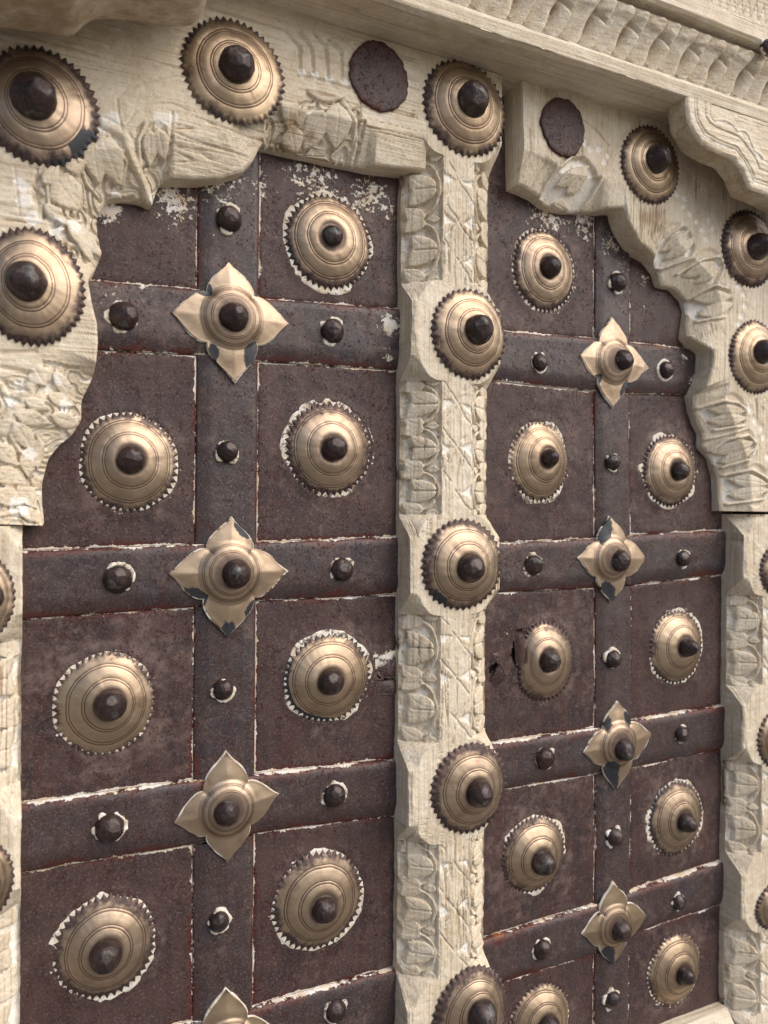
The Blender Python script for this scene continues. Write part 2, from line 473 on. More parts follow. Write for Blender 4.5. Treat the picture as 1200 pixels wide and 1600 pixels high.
def sheet(parent, zt, zb, xl, xr, bosses, holes, seed, name='iron_panel', dens=1.0):
    """zt/zb: functions X->Z for top and bottom edge; xl/xr functions Z->X"""
    zc = None
    x_mid = 0.5 * (float(xl(0)) + float(xr(0)))
    z1, z0 = float(zt(x_mid)), float(zb(x_mid))
    zm = (z0 + z1) / 2
    wd, ht = abs(float(xr(zm)) - float(xl(zm))), abs(z1 - z0)
    n, m = max(8, int(ht / 1.6)), max(8, int(wd / 1.6))
    v = np.linspace(0, 1, n)[:, None] * np.ones((1, m)); u = np.linspace(0, 1, m)[None, :] * np.ones((n, 1))
    X = xl(zm) * (1 - u) + xr(zm) * u
    for _ in range(2):
        Z = zb(X) * (1 - v) + zt(X) * v
        X = xl(Z) * (1 - u) + xr(Z) * u
    ed = np.minimum(np.minimum(X - xl(Z), xr(Z) - X), np.minimum(Z - zb(X), zt(X) - Z))
    edr = ed + 1.2 * fbm(X / 9, Z / 9, seed + 5) * 2
    bd = boss_dist(X, Z, bosses)
    H = 2.2 * fbm(X / 40, Z / 40, seed) + 0.55 * fbm(X / 9, Z / 9, seed + 2) + 0.9
    H -= 0.9 * np.exp(-np.clip(ed, 0, 99) / 1.2)
    H += 0.9 * np.exp(-(bd / 5.0) ** 2)
    paint = np.maximum(0.98 * np.exp(-np.clip(edr, 0, 99) / 1.6) * (0.30 + 1.4 * vnoise(X / 19, Z / 19, seed + 9)), paint_blobs(X, Z))
    paint = np.maximum(paint, 0.45 * np.exp(-np.abs(bd) / 2.0) * (0.3 + vnoise(X / 12, Z / 12, seed + 3)))
    rust = 0.95 * np.exp(-np.clip(ed, 0, 99) / 5.0) * (0.2 + 1.1 * vnoise(X / 19, Z / 19, seed + 8)) + 0.25 * np.exp(-np.abs(bd) / 5)
    dust = 0.35 * np.exp(-np.abs(bd - 4) / 9) * vnoise(X / 25, Z / 25, seed + 4) + 0.5 * vnoise(X / 30, Z / 30, seed + 6) - 0.1
    V = np.stack([X, -H, Z], -1) / 1000
    keep = None
    if holes:
        cxx = (X[:-1, :-1] + X[1:, 1:]) / 2; czz = (Z[:-1, :-1] + Z[1:, 1:]) / 2
        keep = np.ones(cxx.shape, bool)
        for hp in holes:
            P = WL(hp)
            ins = np.zeros(cxx.shape, bool)
            for (ax, az), (bx, bz) in zip(P, np.roll(P, -1, 0)):
                cond = ((az > czz) != (bz > czz)) & (cxx < (bx - ax) * (czz - az) / (bz - az + 1e-12) + ax)
                ins ^= cond
            keep &= ~ins
    me = grid_mesh(name, V, dict(paint=paint, rust=rust, dust=dust), keep=keep, flip=True)
    return part(name, me, SHEET, parent)

def hstrip(parent, top, bot, x0, x1, seed, hole=None):
    T, B = WL(top), WL(bot)
    m = int((x1 - x0) / 1.6)
    X1 = np.linspace(x0, x1, m)
    prof_v = np.array([0, 0, .03, .10, .18, .24] + list(np.linspace(.28, .86, 18)) + [.90, .95, .985, 1, 1])
    prof_h = np.array([-1, 1.8, 2.6, 4.2, 5.6, 6.2] + [6.4] * 18 + [6.2, 5.6, 4.4, 3.0, -1])
    X = X1[None, :] * np.ones((len(prof_v), 1))
    v = prof_v[:, None]
    Z = interp_x(B, X) * (1 - v) + interp_x(T, X) * v
    Z = Z + (0.6 * fbm(X / 14, Z * 0 + v * 0, seed + 1) * ((v < .01) | (v > .99)))
    H = prof_h[:, None] + 1.7 * fbm(X / 30, Z / 30, seed) + 0.6 * fbm(X / 9, Z / 9, seed + 3)
    ed = np.minimum(Z - interp_x(B, X), interp_x(T, X) - Z) + 0 * X
    paint = np.maximum(0.85 * np.exp(-np.clip(ed, 0, 99) / 1.6) * (0.3 + 1.1 * vnoise(X / 20, Z / 20, seed + 7)), paint_blobs(X, Z) * .9)
    rust = 1.0 * np.exp(-np.clip(ed, 0, 99) / 5) * (0.2 + vnoise(X / 17, Z / 17, seed + 2)) + 0.3 * vnoise(X / 30, Z / 30, seed + 21)
    dust = 0.5 * vnoise(X / 35, Z / 30, seed + 4) - 0.05
    V = np.stack([X, -H, Z], -1) / 1000
    return part('iron_strip', grid_mesh('iron_strip', V, dict(paint=paint, rust=rust, dust=dust), flip=True), STRIP, parent)

def vstrip(parent, L, R, z0f, z1f, seed):
    xm = 0.5 * (L[0, 0] + R[0, 0])
    z0, z1 = float(z0f(xm)), float(z1f(xm))
    n = max(6, int((z1 - z0) / 1.6))
    pu = np.array([0, 0, .03, .10, .17, .21] + list(np.linspace(.25, .90, 18)) + [.93, .965, .99, 1, 1])
    ph = np.array([-1, 1.4, 2.0, 3.2, 4.3, 4.7] + [4.8] * 18 + [4.6, 3.8, 2.6, 1.6, -1])
    u = pu[None, :]; v = np.linspace(0, 1, n)[:, None]
    Z = z0 * (1 - v) + z1 * v + 0 * u
    X = interp_z(L, Z) * (1 - u) + interp_z(R, Z) * u
    Z = z0f(X) * (1 - v) + z1f(X) * v
    H = ph[None, :] + 1.5 * fbm(X / 28, Z / 28, seed) + 0.6 * fbm(X / 9, Z / 9, seed + 3)
    ed = np.minimum(X - interp_z(L, Z), interp_z(R, Z) - X)
    paint = np.maximum(0.5 * np.exp(-np.clip(ed, 0, 99) / 1.2) * (0.3 + 1.1 * vnoise(X / 20, Z / 20, seed + 7)), paint_blobs(X, Z) * .9)
    rust = 0.8 * np.exp(-np.clip(ed, 0, 99) / 4) * (0.2 + vnoise(X / 17, Z / 17, seed + 2)) + 0.25 * vnoise(X / 30, Z / 30, seed + 21)
    dust = 0.5 * vnoise(X / 35, Z / 30, seed + 4) - 0.05
    V = np.stack([X, -H, Z], -1) / 1000
    return part('iron_strip', grid_mesh('iron_strip', V, dict(paint=paint, rust=rust, dust=dust), flip=True), STRIP, parent)

TEAR_R = [(806, 981), (817, 978), (811, 1000), (807, 1028), (812, 1038), (800, 1046), (799, 1022), (803, 1000)]
TEAR_R2 = [(766, 1038), (779, 1032), (781, 1037), (774, 1046), (766, 1050)]
TEAR_L = [(588, 1030), (612, 1022), (634, 1022), (634, 1066), (606, 1062), (590, 1058)]

def build_iron(parent, VS, HS, xa, xb, ztop, zbot, bosses, holes, seed):
    VL, VR = WL(VS[0]), WL(VS[1])
    tops = [WL(h[0]) for h in HS]; bots = [WL(h[1]) for h in HS]
    rows = []
    prev = lambda X: np.full(np.shape(X), ztop, float)
    for T, B in zip(tops, bots):
        rows.append((prev, (lambda X, T=T: interp_x(T, X))))
        prev = (lambda X, B=B: interp_x(B, X))
    rows.append((prev, lambda X: np.full(np.shape(X), zbot, float)))
    cl = lambda v: (lambda Z: np.full(np.shape(Z), v, float))
    gap = 0.35
    for i, (zt, zb) in enumerate(rows):
        zt2 = (lambda X, f=zt: f(X) - gap); zb2 = (lambda X, f=zb: f(X) + gap)
        if float(zt(xa)) < -520: continue
        sheet(parent, zt2, zb2, cl(xa), (lambda Z: interp_z(VL, Z) - gap), bosses, holes, seed + i * 31)
        sheet(parent, zt2, zb2, (lambda Z: interp_z(VR, Z) + gap), cl(xb), bosses, holes, seed + i * 31 + 13)
        vstrip(parent, VL, VR, (lambda X, f=zb: f(X) + 0.2), (lambda X, f=zt: f(X) - 0.2), seed + i * 31 + 7)
    for i, (t, b) in enumerate(HS):
        hstrip(parent, t, b, xa, xb, seed + 300 + i * 41)

build_iron(leafL, VS_L, HS_L, -30.0, 318.0, 420.0, -640.0, BOSS_L, [TEAR_L], 11)
build_iron(leafR, VS_R, HS_R, 396.0, 748.0, 420.0, -700.0, BOSS_R, [TEAR_R, TEAR_R2], 511)

def board(parent, x0, x1, z0, z1):
    n, m = 40, 12
    u = np.linspace(0, 1, m)[None, :]; v = np.linspace(0, 1, n)[:, None]
    X = x0 + (x1 - x0) * u + 0 * v; Z = z0 + (z1 - z0) * v + 0 * u
    H = -6 + 0.8 * fbm(X / 40, Z / 40, 3)
    H[:, 0] = H[:, -1] = -40; H[0, :] = H[-1, :] = -40
    return part('backing_board', grid_mesh('backing_board', np.stack([X, -H, Z], -1) / 1000, flip=True), DARK, parent)
board(leafL, -260, 357, -700, 560)
board(leafR, 357.5, 1000, -800, 560)

# bent flaps of torn sheet
def flap(parent, pts, hs, seed, mat=None, name='torn_flap'):
    """a curled quad of sheet: 4 px corners with their heights"""
    c = [W(p[0], p[1], h) for p, h in zip(pts, hs)]
    n = 12
    u = np.linspace(0, 1, n)[None, :]; v = np.linspace(0, 1, n)[:, None]
    A = [np.array([q[0], -h, q[1]]) for q, h in zip(c, hs)]
    bl = lambda k: (A[0][k] * (1 - u) + A[1][k] * u) * (1 - v) + (A[3][k] * (1 - u) + A[2][k] * u) * v
    X, Y, Z = bl(0), bl(1), bl(2)
    Y = Y - 2.2 * np.sin(u * 3.1) * np.sin(v * 2.6 + .3) + 1.2 * fbm(X / 5, Z / 5, seed)
    X = X + 2.2 * fbm(X / 4, Z / 4, seed + 1); Z = Z + 2.2 * fbm(X / 4, Z / 4, seed + 2)
    Vt = np.stack([X, Y, Z], -1) / 1000
    Vb = Vt.copy(); Vb[..., 1] += 0.0008
    top = np.arange(n * n).reshape(n, n); bot = top + n * n
    q = []
    for g, fl in ((top, 0), (bot, 1)):
        a, b, cc, d = g[:-1, :-1], g[1:, :-1], g[1:, 1:], g[:-1, 1:]
        q.append(np.stack([a, d, cc, b] if fl == 0 else [a, b, cc, d], -1).reshape(-1, 4))
    loop = list(top[0, :]) + list(top[1:, -1]) + list(top[-1, -2::-1]) + list(top[-2:0:-1, 0])
    q.append(np.array([[a, b, b + n * n, a + n * n] for a, b in zip(loop, loop[1:] + loop[:1])]))
    V = np.concatenate([Vt.reshape(-1, 3), Vb.reshape(-1, 3)])
    k = len(V)
    me = raw_mesh(name, V, np.concatenate(q), dict(paint=np.full(k, .12), rust=np.full(k, .45), dust=np.full(k, .2)))
    return part(name, me, mat or STRIP, parent)

flap(leafR, [(805, 981), (823, 984), (823, 1034), (809, 1038)], [0, 4, 7, 2], 3, SHEET)
flap(leafR, [(766, 1064), (784, 1034), (795, 1056), (778, 1072)], [.6, 4, 5, 1.0], 5, SHEET)
flap(leafR, [(785, 1028), (800, 1021), (812, 1044), (792, 1054)], [-2, -1, -1, -1], 8, STRIP)
flap(leafR, [(766, 1018), (782, 1015), (783, 1027), (766, 1036)], [.6, 2, 3, 1.2], 9, STRIP)
flap(leafL, [(586, 1043), (632, 1020), (636, 1054), (600, 1061)], [-2, 2, 4, 0], 12, STRIP)
flap(leafL, [(584, 1062), (626, 1062), (626, 1086), (581, 1085)], [1.5, 4, 3.5, 1.2], 14, STRIP)
flap(leafL, [(583, 1028), (630, 1012), (618, 1030), (590, 1046)], [.3, .6, .6, 0], 15, PUTTY, 'plaster_lump')

# ------------------------------------------------------------------ brass bosses, nails, putty rings
def lathe_xz(rx, rz, rn, hh, th, offx=0, offz=0):
    """rn: (m,) or (n,m) radii; hh same; th (n,)"""
    return None

def facets(P, seed, count, lo, hi, up=True):
    r = np.random.RandomState(seed)
    for _ in range(count):
        a = r.uniform(0, 2 * np.pi); e = r.uniform(0.1, 1.35)
        nrm = np.array([np.cos(a) * np.cos(e), np.sin(e), np.sin(a) * np.cos(e)])
        d = r.uniform(lo, hi)
        k = P @ nrm - d
        P = P - np.clip(k, 0, None)[..., None] * nrm
    return P

def nail(parent, wx, wz, h0, r, height, point, seed, name='nail_head'):
    """hammered dome; local frame x, height, z"""
    ns, m = 40, 18
    th = np.linspace(0, 2 * np.pi, ns, endpoint=False)[:, None]
    t = np.linspace(0, 1, m)[None, :]
    dome_r = np.cos(t * np.pi / 2) ** 0.85
    cone_r = np.clip((1 - t) ** 0.8 * 1.03, 0, 1)
    rr = dome_r * (1 - point) + cone_r * point
    hh = np.sin(t * np.pi / 2) * (1 - point) + t ** 0.95 * point
    hh = hh * (1 + 0.25 * point)
    x = rr * np.cos(th); z = rr * np.sin(th); y = hh + 0 * th
    P = np.stack([x, y, z], -1)
    P = facets(P, seed, 26, 0.93, 0.99)
    rs = np.random.RandomState(seed + 3)
    tilt = rs.uniform(-.18, .18, 2)
    P[..., 0] += tilt[0] * P[..., 1]; P[..., 2] += tilt[1] * P[..., 1]
    b = 0.11 * fbm(P[..., 0] * 2 + 9, P[..., 2] * 3 + P[..., 1] * 2, seed)
    P[..., 0] *= 1 + b; P[..., 2] *= 1 + b
    # skirt down to the plate
    sk = P[:, :1].copy(); sk[..., 1] = -0.25
    P = np.concatenate([sk, P], 1)
    V = np.stack([P[..., 0] * r, -P[..., 1] * height, P[..., 2] * r], -1) / 1000
    me = grid_mesh(name, V, wrap=True)
    return part(name, me, NAIL, parent, (wx / 1000, -h0 / 1000, wz / 1000))

def putty(parent, wx, wz, h0, rx, rz, lo, hi, seed, inner=0.6):
    ns = 72
    th = np.linspace(0, 2 * np.pi, ns, endpoint=False)[:, None]
    nz = vnoise(np.cos(th) * 2 + 7, np.sin(th) * 2 + 3, seed)
    nf = vnoise(np.cos(th) * 9 + 7, np.sin(th) * 9 + 3, seed + 1)
    outer = lo + (hi - lo) * np.clip((nz - .25) * 1.8, 0, 1) + (hi - lo) * 0.25 * (nf - .5)
    t = np.array([0, .5, .8, .95, 1.0, 1.0])[None, :]
    r = inner + (outer - inner) * t
    hgt = np.array([1.3, 1.3, 1.2, .9, .35, -1.5])[None, :] + 0.5 * (nf - .5)
    V = np.stack([r * rx * np.cos(th), -(hgt + 0 * th), r * rz * np.sin(th)], -1) / 1000
    return part('putty_ring', grid_mesh('putty_ring', V, wrap=True), PUTTY, parent, (wx / 1000, -h0 / 1000, wz / 1000))

def boss(parent, box, nl, point, h0, seed, style=0, patches=(), ring=True, label=None, flat=None, teeth=44):
    x0, x1, y0, y1 = box
    ax, az = W(x0, (y0 + y1) / 2, h0); bx, bz = W(x1, (y0 + y1) / 2, h0)
    cx, cz = W((x0 + x1) / 2, y0, h0); dx, dz = W((x0 + x1) / 2, y1, h0)
    mx, mz, rx, rz = (ax + bx) / 2, (cz + dz) / 2, (bx - ax) / 2, (cz - dz) / 2
    R = (rx + rz) / 2
    rs = np.random.RandomState(seed)
    sub = 4
    ns = teeth * sub
    k = np.arange(ns)
    th = (k / ns * 2 * np.pi + rs.uniform(0, 6))[:, None]
    jit = np.repeat(rs.uniform(-1, 1, teeth), sub)
    tri = np.abs(((k % sub) / sub) - 0.5) * 2            # 1 at the gap, 0 at the tooth tip
    # radii from the hole to the rim; engraved lines get three rings each
    lines = [(0.49, 1), (0.535, .9), (0.74, .9), (0.785, 1)] if style == 0 else [(0.46, 1), (0.505, .9), (0.70, .8), (0.745, 1)]
    jl = rs.uniform(-.045, .03)
    rad = [0.06, 0.14, 0.20, 0.24, 0.28, 0.33, 0.38, 0.42, 0.59, 0.64, 0.84, 0.875]
    gl = []
    for lr, gs in lines:
        lr += jl
        rad += [lr - .013, lr - .005, lr + .005, lr + .013]; gl.append((lr, gs))
    rad = np.array(sorted(rad))
    groove = np.zeros(len(rad))
    for lr, gs in gl: groove[np.abs(rad - lr) < .006] = gs
    pe, ph_ = rs.uniform(1.3, 1.85), rs.uniform(.32, .385)
    hgt = ph_ * (1 - rad ** pe) * R
    hgt = hgt - 0.05 * R * np.exp(-((rad - 0.24) / .05) ** 2) - np.where(rad < .2, .02 * R, 0)
    hgt = hgt - groove * 0.14
    rad_t = [0.875 + (0.125) * f for f in (0.35, 0.7, 1.0)]
    Rg = np.concatenate([np.repeat(rad[None], ns, 0), np.zeros((ns, 3))], 1)
    Hg = np.concatenate([np.repeat(hgt[None], ns, 0), np.zeros((ns, 3))], 1)
    hr = ph_ * (1 - .875 ** pe) * R
    depth = 1.0 if style == 0 else 0.62
    for i, f in enumerate((0.35, 0.7, 1.0)):
        tip = 0.875 + 0.125 * f * (1 + 0.07 * jit)
        gap = 0.875 + 0.125 * f * (1 - 0.88 * depth)
        Rg[:, len(rad) + i] = tip * (1 - tri) + gap * tri
        zz = hr * (1 - f) + 0.4
        Hg[:, len(rad) + i] = zz + (0.9 if style else 0.35) * f * (np.repeat(rs.uniform(-.4, 1, teeth), sub) * (1 - tri)) - (0.8 * f * tri if style else 0)
    c, s = np.cos(th), np.sin(th)
    wob = 1 + 0.03 * fbm(c * 1.5 + 4, s * 1.5 + 4, seed) * 2
    X = Rg * c * rx * wob; Z = Rg * s * rz * wob
    Hg = Hg + 1.3 * fbm(X / 15, Z / 15, seed + 5) * (Rg < .93) + 0.3 * fbm(X / 4, Z / 4, seed + 6) * (Rg < .93)
    dark = np.zeros(Rg.shape)
    for pa, pw, r0, st in patches:                         # angle deg, half width deg, from radius, strength
        da = np.abs((np.degrees(th) - pa + 180) % 360 - 180)
        dark = np.maximum(dark, st * np.exp(-(da / pw) ** 2) * sstep(r0 - .05, r0 + .05, Rg))
    if flat is not None:                                   # a knocked-in side
        pa, pw, am = flat
        da = np.abs((np.degrees(th) - pa + 180) % 360 - 180)
        kf = np.exp(-(da / pw) ** 2) * sstep(.35, .95, Rg)
        X = X * (1 - .28 * kf); Hg = Hg * (1 - kf * am) + kf * 1.0
    # apex follows the nail
    nx, nz_, nr = nl
    px_, pz_ = W(nx, nz_, h0 + ph_ * R + 4)
    ox, oz = np.clip(px_ - mx, -.2 * R, .2 * R), np.clip(pz_ - mz, -.2 * R, .2 * R)
    wgt = 1 - sstep(0.1, 1.0, Rg)
    X = X + ox * wgt; Z = Z + oz * wgt
    V = np.stack([X, -Hg, Z], -1) / 1000
    gv = np.concatenate([np.repeat(groove[None], ns, 0), np.zeros((ns, 3))], 1)
    me = grid_mesh('brass_boss', V, dict(rad=Rg, groove=gv, dark=dark), wrap=True, flip=True)
    o = part('brass_boss', me, BRASS if style == 0 else BRASSD, parent, (mx / 1000, -h0 / 1000, mz / 1000), label)
    # nail radius from the measured one
    mm = nr / (F * (math.cos(PSI) - (nx - 600) / F * math.sin(PSI)) / (D - h0 - 14)) / 1.0
    nail(o, mx + ox, mz + oz, h0 + ph_ * R - 0.9, mm * 0.98, mm * (0.88 + .42 * point), point, seed + 77)
    if ring:
        putty(o, mx, mz, h0 - .4, rx, rz, 0.955, rs.uniform(1.01, 1.085), seed + 5, 0.7)
    return o

PATCH = {}
for i, b in enumerate(BOSS_L):
    pt = ()
    lab = None
    if i == 4:
        pt = ((195, 60, .86, 1.0), (245, 40, .84, 1.0), (20, 45, .9, .9), (70, 50, .9, .7)); lab = 'boss with blackened rim beside torn iron'
    elif i == 0: pt = ((200, 50, .86, .6),)
    elif i == 3: pt = ((60, 40, .9, .35),)
    boss(leafL, b[:4], b[4:7], b[7], 1.2, 100 + i * 7, 0, pt, label=lab)
for i, b in enumerate(BOSS_R):
    pt = ((150, 50, .85, .75),) if i == 6 else ()
    fl = (165, 42, .85) if i == 3 else None
    boss(leafR, b[:4], b[4:7], b[7], 1.2, 200 + i * 7, 0, pt, flat=fl, ring=(i != 3), label='dented boss knocked in on its left side' if i == 3 else None)

def rosette(parent, tips, nl, h0, seed, patches):
    P = [np.array(W(t[0], t[1], h0)) for t in tips]        # top right bottom left
    ctr = sum(P) / 4
    # crossing of the two axes
    d1, d2 = P[2] - P[0], P[3] - P[1]
    A = np.array([[d1[0], -d2[0]], [d1[1], -d2[1]]])
    k = np.linalg.solve(A, P[1] - P[0])
    ctr = P[0] + d1 * k[0]
    ns = 160
    th = np.linspace(0, 2 * np.pi, ns, endpoint=False)
    deg = np.degrees(th)
    dirs = [(90, P[0]), (0, P[1]), (270, P[2]), (180, P[3])]
    rs = np.random.RandomState(seed)
    outx = np.zeros(ns); outz = np.zeros(ns); axis = np.zeros(ns)
    tips_v = [P[1] - ctr, P[0] - ctr, P[3] - ctr, P[2] - ctr]            # right, top, left, bottom
    tang = np.unwrap([math.atan2(v[1], v[0]) for v in tips_v]); tlen = [np.hypot(*v) for v in tips_v]
    for k4 in range(4):
        rel = (deg - 90 * k4 + 180) % 360 - 180
        msk = (rel >= -45) & (rel < 45)
        r_ = rel[msk]; a = np.abs(r_)
        nxt = tang[(k4 + 1) % 4] + (2 * np.pi if k4 == 3 else 0); prv = tang[(k4 - 1) % 4] - (2 * np.pi if k4 == 0 else 0)
        half = np.where(r_ >= 0, (nxt - tang[k4]) / 2, (tang[k4] - prv) / 2)
        ang = tang[k4] + r_ / 45 * half
        Ln = np.where(r_ >= 0, tlen[(k4 + 1) % 4], tlen[(k4 - 1) % 4])
        Lx = tlen[k4] + (0.5 * (Ln - tlen[k4])) * a / 45
        ro = np.interp(a, [0, 4, 10, 18, 26, 34, 40, 45], [1.0, .92, .845, .785, .73, .68, .635, .58]) * Lx
        outx[msk] = ro * np.cos(ang); outz[msk] = ro * np.sin(ang); axis[msk] = a / 45
    R = np.mean([np.hypot(*(p - ctr)) for p in P])
    t = np.concatenate([np.linspace(.05, .45, 9), np.linspace(.47, .80, 34), [.83, .86, .9, .94, .97, .99, 1.0, 1.0]])[None, :]
    # inside, rings are circles that blend into the outline
    ro = np.hypot(outx, outz)[:, None]
    ux, uz = (outx / ro[:, 0])[:, None], (outz / ro[:, 0])[:, None]
    bl = sstep(.60, .97, t)
    rr = t * (0.62 * R * (1 - bl) + ro * bl)
    rr[:, -2:] = ro
    X = rr * ux; Z = rr * uz
    q = rr / R
    H = 0.095 * R * np.sqrt(np.clip(1 - (q / .54) ** 2, 0, 1)) ** 1.3 + 0.07 * R
    pet = (1 - axis[:, None] ** 2)
    H = H + 0.03 * R * pet * np.exp(-((q - .66) / .2) ** 2) * 1.0 - 0.02 * R * np.exp(-((q - .56) / .06) ** 2) * (1 - pet)
    H = H * (1 - sstep(.55, 1.0, t) * 0.85) + 0.8
    H[:, -1] = -1.5
    H = H + 0.8 * fbm(X / 12, Z / 12, seed)
    groove = sum(np.exp(-((q - g) / .009) ** 2) for g in (.345, .375, .455, .485)) * (t < .9)
    H = H - groove * .12
    dark = np.zeros(rr.shape)
    for pa, pw, r0, st in patches:
        da = np.abs((deg[:, None] - pa + 180) % 360 - 180)
        dark = np.maximum(dark, st * np.exp(-(da / pw) ** 2) * sstep(r0 - .12, r0 + .12, t))
    V = np.stack([X, -H, Z], -1) / 1000
    me = grid_mesh('brass_rosette', V, dict(rad=q, groove=groove, dark=dark), wrap=True, flip=True)
    o = part('brass_rosette', me, BRASSR, parent, (ctr[0] / 1000, -h0 / 1000, ctr[1] / 1000))
    nx, ny, nr = nl
    hx, hz = W(nx, ny, h0 + .16 * R + 4)
    mm = nr / (F * (math.cos(PSI) - (nx - 600) / F * math.sin(PSI)) / (D - h0 - 14))
    ox, oz = np.clip(hx - ctr[0], -.16 * R, .16 * R), np.clip(hz - ctr[1], -.16 * R, .16 * R)
    nail(o, ctr[0] + ox, ctr[1] + oz, h0 + .16 * R - 1.0, mm, mm * 1.1, 0.25, seed + 5)
    # putty under the petals
    V2 = V.copy(); V2[:, :, 1] = np.clip(V2[:, :, 1], -0.0012, 1)
    nzv = 0.99 + 0.055 * vnoise(np.cos(th) * 5 + 3, np.sin(th) * 5, seed + 1)[:, None]
    V2[..., 0] *= nzv; V2[..., 2] *= nzv; V2[:, :-1, 1] = -0.0012
    part('putty_ring', grid_mesh('putty_ring', V2, wrap=True, flip=True), PUTTY, o, (ctr[0] / 1000, -(h0 - 0.5) / 1000, ctr[1] / 1000))
    return o

RP = [((300, 20, .75, 1), (240, 14, .8, .8), (135, 16, .8, .9)), ((300, 16, .85, .8), (270, 10, .85, .9), (215, 22, .8, .9), (75, 18, .85, .8)),
      ((60, 10, .9, .5),), ((40, 20, .9, .4),),
      ((300, 25, .8, .8), (225, 12, .8, .9), (185, 14, .8, .4)), ((110, 30, .7, .9), (260, 22, .75, .9), (330, 10, .85, .5)), ((250, 28, .62, 1), (60, 22, .75, .8), (120, 18, .7, .7)), ((255, 22, .7, 1), (140, 14, .8, .6))]
for i, r in enumerate(ROS_L): rosette(leafL, r[:4], r[4], 7.0, 300 + i * 5, RP[i])
for i, r in enumerate(ROS_R): rosette(leafR, r[:4], r[4], 7.0, 350 + i * 5, RP[4 + i])

def stud(parent, px, py, r, seed, h0=6.3, pt=0.15):
    wx, wz = W(px, py, h0 + 5)
    mm = r / (F * (math.cos(PSI) - (px - 600) / F * math.sin(PSI)) / (D - h0 - 6))
    o = nail(parent, wx, wz, h0, mm * 1.03, mm * 0.95, pt, seed, 'iron_stud')
    putty(o, wx, wz, h0 - .2, mm, mm, 0.93, 1.30, seed + 3, 0.7)
    return o
for i, s_ in enumerate(STUD_L): stud(leafL, *s_, 400 + i * 3)
for i, s_ in enumerate(STUD_R): stud(leafR, *s_, 450 + i * 3, pt=0.3)

# ------------------------------------------------------------------ carving
NEG = -99.0
def petal(x, z, p0, p1, w, dome, base=0.0, skew=0.0, sharp=0.75):
    """almond between p0 and p1 (mm), width w; height inside, NEG outside"""
    vx, vz = p1[0] - p0[0], p1[1] - p0[1]
    L = math.hypot(vx, vz)
    ex, ez = vx / L, vz / L
    t = ((x - p0[0]) * ex + (z - p0[1]) * ez) / L
    s = -(x - p0[0]) * ez + (z - p0[1]) * ex
    tt = np.clip(t, 1e-4, 1 - 1e-4)
    s = s - skew * w * np.sin(np.pi * tt)
    hw = 0.5 * w * np.sin(np.pi * tt ** 0.8) ** sharp + 1e-3
    q = np.abs(s) / hw
    ins = (t > 0) & (t < 1) & (q < 1)
    hgt = base + dome * np.sqrt(np.clip(1 - q * q, 0, 1)) ** 0.7
    hgt = hgt - 0.45 * np.exp(-(s / 0.7) ** 2) * (t > .15)
    return np.where(ins, hgt, NEG)

def vgroove(R, x, z, pts, w, depth):
    d = dseg(x, z, pts)
    return R - depth * np.clip(1 - d / w, 0, 1)

def scrolls(R, x, z, bg, top, seed, sc=15.0, fr=20.0):
    n = fbm(x / sc, z / sc, seed, 2)
    st = np.abs(np.sin(n * fr))
    h = bg + (top - bg) * sstep(.30, .75, st) - .5 * np.exp(-((st - 1) / .06) ** 2)
    return np.where(R <= bg + .01, np.maximum(R, h), R)

def ridge(R, x, z, pts, w, hgt):
    d = dseg(x, z, pts)
    return np.maximum(R, np.where(d < w, -5.4 + (hgt + 5.4) * np.sqrt(np.clip(1 - (d / w) ** 2, 0, 1)), NEG))

def surface_noise(X, Z, seed, grain):
    n = 1.1 * fbm(X / 22, Z / 22, seed) + 0.5 * fbm(X / 6, Z / 6, seed + 3)
    if grain == 'v': n = n + 0.7 * fbm(X / 1.6, Z / 38, seed + 6, 2) + .25 * fbm(X / .9, Z / 14, seed + 8, 2)
    else: n = n + 0.5 * fbm(X / 38, Z / 1.6, seed + 6, 2) + .25 * fbm(X / 14, Z / .9, seed + 8, 2)
    n = n + 0.7 * np.abs(fbm(X / 9 + 3, Z / 9, seed + 12, 3)) * 2
    return n - 1.3 * crack(X, Z, seed, grain)

def crack(X, Z, seed, grain):
    if grain == 'v': f, g = fbm(X / 3.2, Z / 75, seed + 21, 2), vnoise(X / 25, Z / 60, seed + 22)
    else: f, g = fbm(X / 75, Z / 4.5, seed + 21, 2), vnoise(X / 60, Z / 25, seed + 22)
    return np.clip(1 - np.abs(f) / .05, 0, 1) * sstep(.45, .75, g)

